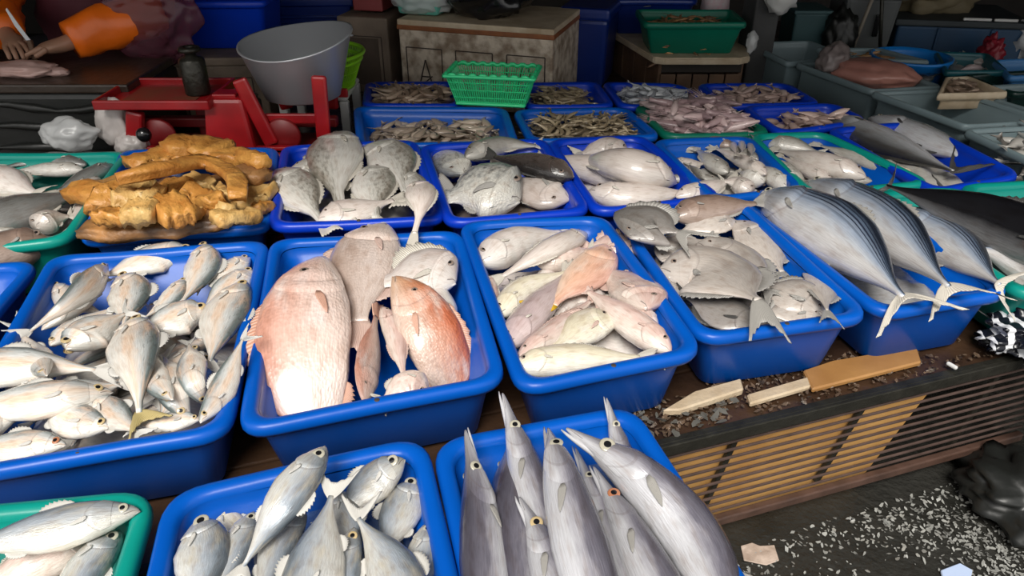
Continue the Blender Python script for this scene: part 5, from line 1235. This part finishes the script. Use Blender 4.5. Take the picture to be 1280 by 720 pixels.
p = V(935, 40, 3.02); o = blob('clear_bag', (.962, 3.05, zc+.04), (.022, .022, .042), CLEARB, amp=.3, sub=3, seed=6, flat=-.95); tag(o, 'small clear plastic bag beside the green tub', 'bag')
p = V(972, 4, 3.1); o = blob('white_bundle', (p[0]+.01, 3.10, p[2]+.03), (.065, .05, .07), WHITE, amp=.25, sub=3, seed=9); tag(o, 'white wrapped bundle tied to the market post', 'bundle')

# blue stacks and the foam box at left back
lb = foambox('foam_box', 'stained foam box behind the scale, under the deep blue tub', (-1.08, 2.86, TOP), .08, .34, .36, .255, FOAM2, lid=False, panels=1)
box('lid', (0, 0, .232), (.355, .375, .03), FOAM2, lb, bev=.006); box('stain_label', (-.0, -.1805, .10), (.24, .003, .14), mat('stained_card', (.34, .28, .20), .7, col2=(.16, .12, .08), vscale=9), lb, bev=0)
tub('lb1', None, 'deep blue tub standing on the stained foam box', BLUE2, world=[(-1.32, 3.12), (-.90, 3.12), (-.88, 2.78), (-1.30, 2.78)], rz=TOP+.248+.17, depth=.17, taper=.04, r=.04, lip=.016, hole=False)
nv = thing('navy_crates', 'navy blue crate in the shadow behind the weighing pan', 'crate', (-.87, 3.44, TOP), .05)
box('shell', (0, 0, .16), (.36, .30, .32), NAVY, nv, bev=.012, taper=.92)
for k in range(4): box('rib', (0, -.155, .18+.03*k), (.35, .012, .010), NAVY, nv, bev=.003)
box('lip', (0, 0, .325), (.385, .325, .03), NAVY, nv, bev=.008)

# ------------------------------------------------------------------ grey crates and goods at right back
GZ = .455
def gcrate(key, px, label, rz=GZ, m=GREY, depth=.16): return tub(key, px, label, m, rz=rz, depth=depth, taper=.025, r=.022, lip=.016, name='grey_crate', cat='crate', hole=False)
gcrate('g1', [(930, 52), (1012, 50), (1070, 71), (984, 77)], 'grey plastic crate partly behind the market post')
gcrate('g2', [(994, 77), (1080, 73), (1180, 108), (1090, 112)], 'grey plastic crate carrying the pink fish loin')
gcrate('g3', [(1088, 114), (1186, 110), (1322, 150), (1207, 156)], 'empty grey plastic crate in front of the right-hand fish table')
gcrate('g4', [(1204, 161), (1325, 155), (1470, 214), (1335, 222)], 'grey plastic crate at the right edge with whitish fish')
gcrate('g5', [(1018, 58), (1100, 60), (1165, 76), (1084, 73)], 'pale-rimmed grey crate behind the pink fish loin')
gcrate('g6', [(1190, 108), (1290, 103), (1420, 143), (1328, 148)], 'second empty grey crate further right')
heap('g5', 'squid', 's_orange', 22, .07, 'small yellowish piece in the pale-rimmed grey crate', 'yellowish pieces in the grey crate', 'fish_piece', 'fish', -.03, seed=21, mound=.03)
heap('g4', 'fish', 's_white', 34, .13, 'whitish fish in the grey crate at the right edge', 'whitish fish in the right-hand crate', 'small_fish', 'fish', -.04, seed=22, mound=.02)
core('g2', -.05, MATS['f_mauve'], 'fish packed in the grey crate below the pink loin')
LOIN = mat('pink_loin', (.50, .24, .19), .35, col2=(.36, .15, .12), vscale=8, bump=.3, bscale=25, coat=.3)
pL = W(1045, 85, GZ); pR = W(1138, 100, GZ); cc = (pL+pR)/2; an = math.atan2(pR[1]-pL[1], pR[0]-pL[0])
ln = thing('pink_fish_loin', 'large pink skinned fish loin lying across the grey crate', 'fish', (cc[0], cc[1], GZ-.03), an)
L_ = np.linalg.norm(pR-pL); blob('flesh', (0, 0, .03), (L_*.58, .10, .055), LOIN, ln, amp=.18, freq=1.8, sub=4, seed=12, flat=-.7)
blob('grey_head_end', (-L_*.56, .0, .055), (.055, .085, .065), mat('grey_skin', (.28, .23, .22), .4, var=.4), ln, amp=.25, freq=2, sub=4, seed=13, flat=-.9)
fish('slender', [(1120, 106), (1150, 99), (1172, 92)], 18, 1, 'dark fin-like fish tail behind the pink loin', None, mt='f_black', fin='fin_dark', cap=.08, te=(1190, 84, .02))
tub('wtray', [(1182, 96), (1212, 95), (1262, 115), (1172, 117)], 'white shallow tray of fish scraps behind the empty crate', FOAMW, rz=.48, depth=.06, taper=.02, r=.015, lip=.012, name='scrap_tray', cat='tray', hole=False)
heap('wtray', 'fish', 's_brown', 16, .05, 'small fish scrap in the white tray', 'fish scraps in the white tray', 'fish_scrap', 'fish', -.02, seed=23, rng=(.2, .8), mound=.01)
p = W(1142, 70, .455); bs = thing('blue_basin', 'round bright blue basin behind the pink loin', 'basin', (p[0], p[1]+.02, TOP))
lathe('bowl', [(.0001, 0), (.105, 0), (.115, .01), (.148, .145), (.156, .152), (.158, .163), (.148, .164), (.14, .150), (.105, .02), (.0001, .014)], mat('bright_blue', (.01, .20, .62), .3, coat=.3), bs, 36, (0, 0, 0), 1.0, 1.0)
tub('tealR', [(1168, 64), (1236, 66), (1262, 88), (1182, 88)], 'dark teal tub with fish scraps at the right back', mat('tub_dark_teal', (.01, .10, .12), .35), rz=.45, depth=.155, taper=.03, r=.03, lip=.016, hole=False)
core('tealR', -.03, MATS['f_grey'], 'fish packed in the dark teal tub at right back')
for px, w_, lab, mt_ in [([(1182, 66), (1190, 74), (1192, 84)], 12, 'pale fish head end hanging at the left of the dark teal tub', 'f_grey'), ([(1234, 80), (1212, 76), (1192, 74)], 11, 'pale fish lying across the dark teal tub', 'f_white'), ([(1240, 74), (1222, 70), (1206, 66)], 7, 'brownish split fish on top of the dark teal tub', 'f_yell'), ([(1200, 88), (1216, 84), (1232, 86)], 9, 'mauve fish at the front of the dark teal tub', 'f_mauve')]:
    fish('slender', px, w_, 1, lab, 'fish in the dark teal tub', mt=mt_, cap=.05)
tub('lblue', [(1240, 74), (1330, 70), (1390, 90), (1262, 95)], 'pale blue tub at the right edge of the back row', mat('tub_pale_blue', (.06, .22, .50), .35), rz=.45, depth=.155, taper=.03, r=.03, lip=.016, hole=False)
tub('dgreen', [(1204, 92), (1330, 84), (1420, 108), (1268, 116)], 'very dark green tray at the right edge', mat('tub_dark_green', (.006, .03, .025), .3), rz=.44, depth=.145, taper=.03, r=.03, lip=.016, hole=False)
core('dgreen', -.03, mat('murky_brown', (.10, .075, .035), .3, var=.6, vscale=12), 'murky brown catch in the dark green tray')
# big blue box with a tarp
bb_ = thing('insulated_box', 'large dull blue insulated box at the right back', 'box', (2.13, 3.78, TOP), -.18)
box('body', (0, 0, .085), (.56, .45, .17), mat('dull_blue', (.012, .06, .14), .5, var=.5, vscale=5), bb_, bev=.012); box('lid', (0, 0, .185), (.60, .48, .03), mat('dull_lid', (.035, .045, .05), .6, var=.4), bb_, bev=.008)
for x in (-.10, .13): box('rib', (x, -.228, .09), (.014, .012, .15), MATS['dull_blue'], bb_, bev=.004)
for x, w_ in ((.06, .12), (.18, .10)): tag(box('white_stick', (2.08+x, 3.56-.18*x, TOP+.208), (w_, .012, .012), WHITE, rz=-.18, bev=.003), 'white stick on the lid of the large blue box, '+('left one' if x < .1 else 'right one'), 'stick')
o = blob('tan_tarp', (2.02, 3.83, TOP+.275), (.20, .14, .10), mat('tan_cloth', (.20, .16, .09), .7, var=.5, vscale=5, bump=.5, bscale=8), amp=.45, freq=2.4, sub=4, seed=17, flat=-.75, rz=-.2); tag(o, 'crumpled tan cloth bundle on the large blue box', 'cloth')
gt = thing('grey_tub', 'tall grey tub with white ice sacks and a dark handle slot at the back', 'tub', (1.67, 3.70, TOP), -.1)
box('body', (0, 0, .15), (.25, .28, .30), mat('grey_tub_plastic', (.13, .14, .14), .5, var=.4), gt, bev=.02, taper=.86); box('rim', (0, 0, .305), (.28, .32, .025), MATS['grey_tub_plastic'], gt, bev=.008)
box('handle_slot', (.03, -.146, .18), (.025, .012, .10), BLACK, gt, bev=.005)
blob('ice_sack', (0, 0, .32), (.12, .13, .045), WHITE, gt, amp=.4, freq=3, sub=4, seed=19)
ts = thing('teal_crate', 'small grey teal crate in the dark right of the post', 'crate', (1.37, 3.62, TOP), 0); box('body', (0, 0, .12), (.16, .2, .24), mat('grey_teal', (.05, .12, .13), .5, var=.3), ts, bev=.01, taper=.9); box('lip', (0, 0, .245), (.18, .22, .015), MATS['grey_teal'], ts, bev=.004)
o = blob('black_sack', (1.50, 3.50, TOP+.13), (.075, .07, .14), TARP, amp=.25, sub=4, seed=23, flat=-.92); tag(o, 'black sack standing right of the small teal crate', 'sack')
wl = thing('folding_stand', 'dark stand with a pale diagonal leg behind the grey crates', 'stand', (1.62, 3.50, TOP)); tube('leg', [(-.06, 0, .0), (.02, .02, .42)], .009, mat('pale_wood', (.22, .19, .15), .6), wl); tube('leg', [(.10, 0, .0), (.02, .02, .42)], .009, DARKM, wl); box('foot', (.0, -.02, .012), (.26, .08, .022), DARKM, wl, bev=.004)
o = blob('red_bag', (2.17, 3.42, TOP+.075), (.05, .05, .085), mat('red_film', (.28, .02, .035), .35, bump=.4, bscale=12), amp=.4, sub=4, seed=25, flat=-.9); tag(o, 'small red plastic bag in front of the large blue box', 'bag')
o = blob('clear_bag', (2.40, 3.55, TOP+.10), (.09, .06, .11), CLEARB, amp=.4, sub=4, seed=27, flat=-.92); tag(o, 'crumpled clear plastic bag at the right edge by the large blue box', 'bag')

# ------------------------------------------------------------------ dark counter, seller and bags at left back
ct = thing('dark_counter', 'low counter wrapped in black tarpaulin at the left back', 'counter', (-1.95, 2.52, TOP))
box('body', (0, 0, .117), (1.5, .46, .234), TARP, ct, bev=.02); box('worktop', (0, 0, .248), (1.52, .48, .028), mat('wet_board', (.055, .038, .028), .35, var=.5, vscale=7, bump=.3), ct, bev=.006)
for z in (.05, .12, .19):
    vs, fs = tube_geo([(-.74+1.48*i/20, -.232-.008*math.sin(i*1.7+z*20), z+.012*math.sin(i*.9+z*9)) for i in range(21)], [.012+.006*math.sin(i*2.1) for i in range(21)], 8); part('tarp_fold', vs, fs, TARP, ct)
p = V(28, 78, 2.40); fl = thing('fish_fillet', 'pale pink fish fillet on the dark counter at the left edge', 'fillet', (p[0], 2.40, .551))
blob('flesh', (0, 0, .018), (.115, .06, .026), mat('pale_flesh', (.55, .36, .32), .35, var=.25, bump=.3, bscale=30), fl, amp=.25, freq=2, sub=4, seed=31, flat=-.7, rz=-.1); blob('skin_tip', (.11, -.01, .012), (.035, .025, .014), MATS['pale_flesh'], fl, amp=.3, sub=3, seed=32)
# seated seller: one continuous skinned body
SKIN = mat('skin', (.36, .20, .13), .5); SHIRT = mat('maroon_shirt', (.13, .028, .042), .65, var=.35, vscale=7, bump=.4, bscale=10); OR = mat('orange_sleeve', (.92, .17, .008), .38, bump=.35, bscale=13, coat=.2)
eR = V(180, 14, 2.70); wR = V(86, 72, 2.52); eL = V(-10, 5, 2.74); wL = V(12, 52, 2.56)
wR[2] = max(wR[2], .62); wL[2] = max(wL[2], .635)
B0 = np.array([-1.62, 3.06, .445]); chest = B0+[0, -.04, .34]; neck = chest+[0, -.03, .17]; hd = neck+[0, -.03, .12]; crown = hd+[0, 0, .10]
shR = chest+[.19, 0, .10]; shL = chest+[-.19, 0, .10]
per = thing('person', 'person in a maroon shirt with orange sleeves, cutting fish at the left back', 'person', tuple(B0))
V_ = []; E_ = []; R_ = []
def node(p, r, par=None):
    V_.append(tuple(np.array(p)-B0)); R_.append(r)
    if par is not None: E_.append((par, len(V_)-1))
    return len(V_)-1
pel = node(B0, .14); spn = node(B0+[0, -.02, .17], .135, pel); ch = node(chest, .14, spn); nk = node(neck, .055, ch); h1 = node(hd, .085, nk); h2 = node(crown, .075, h1); nose = node(hd+[0, -.10, .0], .018, h1)
def arm(sh, el, wr, hand_dir):
    s = node(sh, .062, ch); e = node(el, .043, s); m_ = node((np.array(el)+wr)/2, .038, e); w_ = node(wr, .026, m_)
    hd_ = unit(np.array(hand_dir)); pm = node(np.array(wr)+hd_*.05, .030, w_); sd = unit(np.cross(hd_, [0, 0, 1.]))
    for k, (o_, l_) in enumerate(((-.028, .055), (-.009, .065), (.010, .060), (.028, .048))):
        b1 = node(np.array(wr)+hd_*.085+sd*o_, .0095, pm); b2 = node(np.array(wr)+hd_*(.085+l_*.55)+sd*o_+[0, 0, -.006], .0085, b1); node(np.array(wr)+hd_*(.085+l_*.8)+sd*o_+[0, 0, -.026], .0075, b2)
    t1 = node(np.array(wr)+hd_*.045+sd*-.038, .010, pm); node(np.array(wr)+hd_*.085+sd*-.050+[0, 0, -.015], .009, t1)
arm(shR, eR, wR, (-1, -.15, -.15)); arm(shL, eL, wL, (.5, -.6, -.15))
for sx_ in (1, -1):
    hp = node(B0+[sx_*.10, -.02, -.02], .10, pel); kn = node(B0+[sx_*.36, -.16, -.02], .068, hp); an_ = node(B0+[sx_*.06, -.22, -.055], .042, kn); node(B0+[-sx_*.06, -.25, -.06], .030, an_)
me = bpy.data.meshes.new('body'); me.from_pydata(V_, E_, []); me.update(); me.materials.append(SKIN)
bo = bpy.data.objects.new('body', me); COL.objects.link(bo); bo.parent = per
md = bo.modifiers.new('skin', 'SKIN'); md.use_smooth_shade = True; bo.modifiers.new('sub', 'SUBSURF').levels = 1; bo.modifiers['sub'].render_levels = 2
for i, sv in enumerate(me.skin_vertices[0].data): sv.radius = (R_[i], R_[i]); sv.use_root = (i == 0)
def cloth_tube(name, pts, rad, m, amp, sq=1):
    pts = catmull(pts, 22); rr = np.interp(np.linspace(0, 1, 22), np.linspace(0, 1, len(rad)), rad); vs, fs = tube_geo(pts-B0, rr, 20)
    o_ = []
    for i, v in enumerate(vs):
        ax = pts[i//20]-B0 if i//20 < 22 else pts[-1]-B0; d = v-ax; n_ = noise.noise(Vector(tuple(v*13)))+.5*noise.noise(Vector(tuple(v*27))); o_.append(ax+d*(1+amp*n_))
    return part(name, o_, fs, m, per)
cloth_tube('sleeve', [shR, shR*.5+eR*.5+[.03, 0, 0], eR, eR*.45+wR*.55, wR+unit(eR-wR)*.02], [.095, .092, .088, .080, .062], OR, .22)
cloth_tube('sleeve', [shL, eL, eL*.45+wL*.55, wL+unit(eL-wL)*.02], [.095, .088, .078, .06], OR, .22)
cloth_tube('shirt', [B0+[0, 0, -.06], B0+[0, -.02, .12], B0+[0, -.03, .28], chest+[0, 0, .05], neck+[0, .01, -.02]], [.21, .20, .20, .20, .07], SHIRT, .12)
cloth_tube('trousers', [B0+[-.38, -.17, -.01], B0+[-.1, -.06, .0], B0+[.1, -.06, .0], B0+[.38, -.17, -.01]], [.08, .12, .12, .08], mat('dark_trousers', (.02, .02, .025), .7), .12)
blob('hair', tuple(crown-B0+[0, .02, .0]), (.095, .10, .085), mat('black_hair', (.012, .010, .009), .5, bump=.5, bscale=40), per, amp=.12, sub=3, seed=41)
for sx_ in (-1, 1): blob('eye', tuple(hd-B0+[sx_*.032, -.082, .02]), (.010, .008, .008), WHITE, per, amp=0, sub=2)
# knife held over the board, and the purple bag
k0 = wR+np.array([-.10, -.03, .02]); kn = thing('knife', 'short curved knife in the hand of the person in orange sleeves', 'knife', tuple(k0))
bl = [(-.005, 0, 0), (.012, 0, -.004), (-.012, 0, .05), (-.032, 0, .10), (-.038, 0, .095), (-.026, 0, .045)]
vs = [(x, .0012, z) for x, _, z in bl]+[(x, -.0012, z) for x, _, z in bl]; part('blade', vs, [(0, 1, 2, 5), (5, 2, 3, 4), (11, 8, 7, 6), (10, 9, 8, 11)]+[(i, (i+1) % 6, (i+1) % 6+6, i+6) for i in range(6)], ALU, kn, smooth=False); box('handle', (.006, 0, -.035), (.016, .014, .07), WOODD, kn, bev=.004)
o = blob('purple_bag', (-1.235, 2.64, .565+.105), (.145, .045, .135), PURP, amp=.24, freq=1.7, sub=5, seed=33, flat=-.85, rz=.2); tag(o, 'translucent purple plastic bag on the counter under the orange sleeve', 'bag')
# plastic bags between the counter and the far left tub
p = W(85, 182, .40)
for i, (px, py, r, lab, sd) in enumerate((((84), 170, (.085, .05, .05), 'knotted clear plastic bag behind the far left teal tub', 51), ((133), 160, (.055, .04, .075), 'white crumpled plastic bag left of the red scale', 52), (163, 184, (.05, .04, .045), 'small grey plastic bag between the far left tub and the scale', 53))):
    q = V(px, py, 2.15); o = blob('plastic_bag', (q[0], 2.16 if i != 1 else 2.2, max(q[2], TOP+r[2]*.9)), r, CLEARB if i == 0 else mat('milky_film', (.50, .46, .44), .35, bump=.5, bscale=14), amp=.3, freq=1.5, sub=4, seed=sd); tag(o, lab, 'bag')
    if i == 0:
        vs, fs = tube_geo([q+np.array([.02+.045*math.cos(t_)+.02, 0, .045+.022*math.sin(t_)+.02*math.cos(t_)]) for t_ in np.linspace(-2.6, 2.9, 18)], .011, 8); part('loop', vs, fs, CLEARB, None); lp = bpy.context.scene.collection.objects[-1]
        o2 = [x for x in COL.objects if x.name.startswith('loop')][0]; o2.parent = o
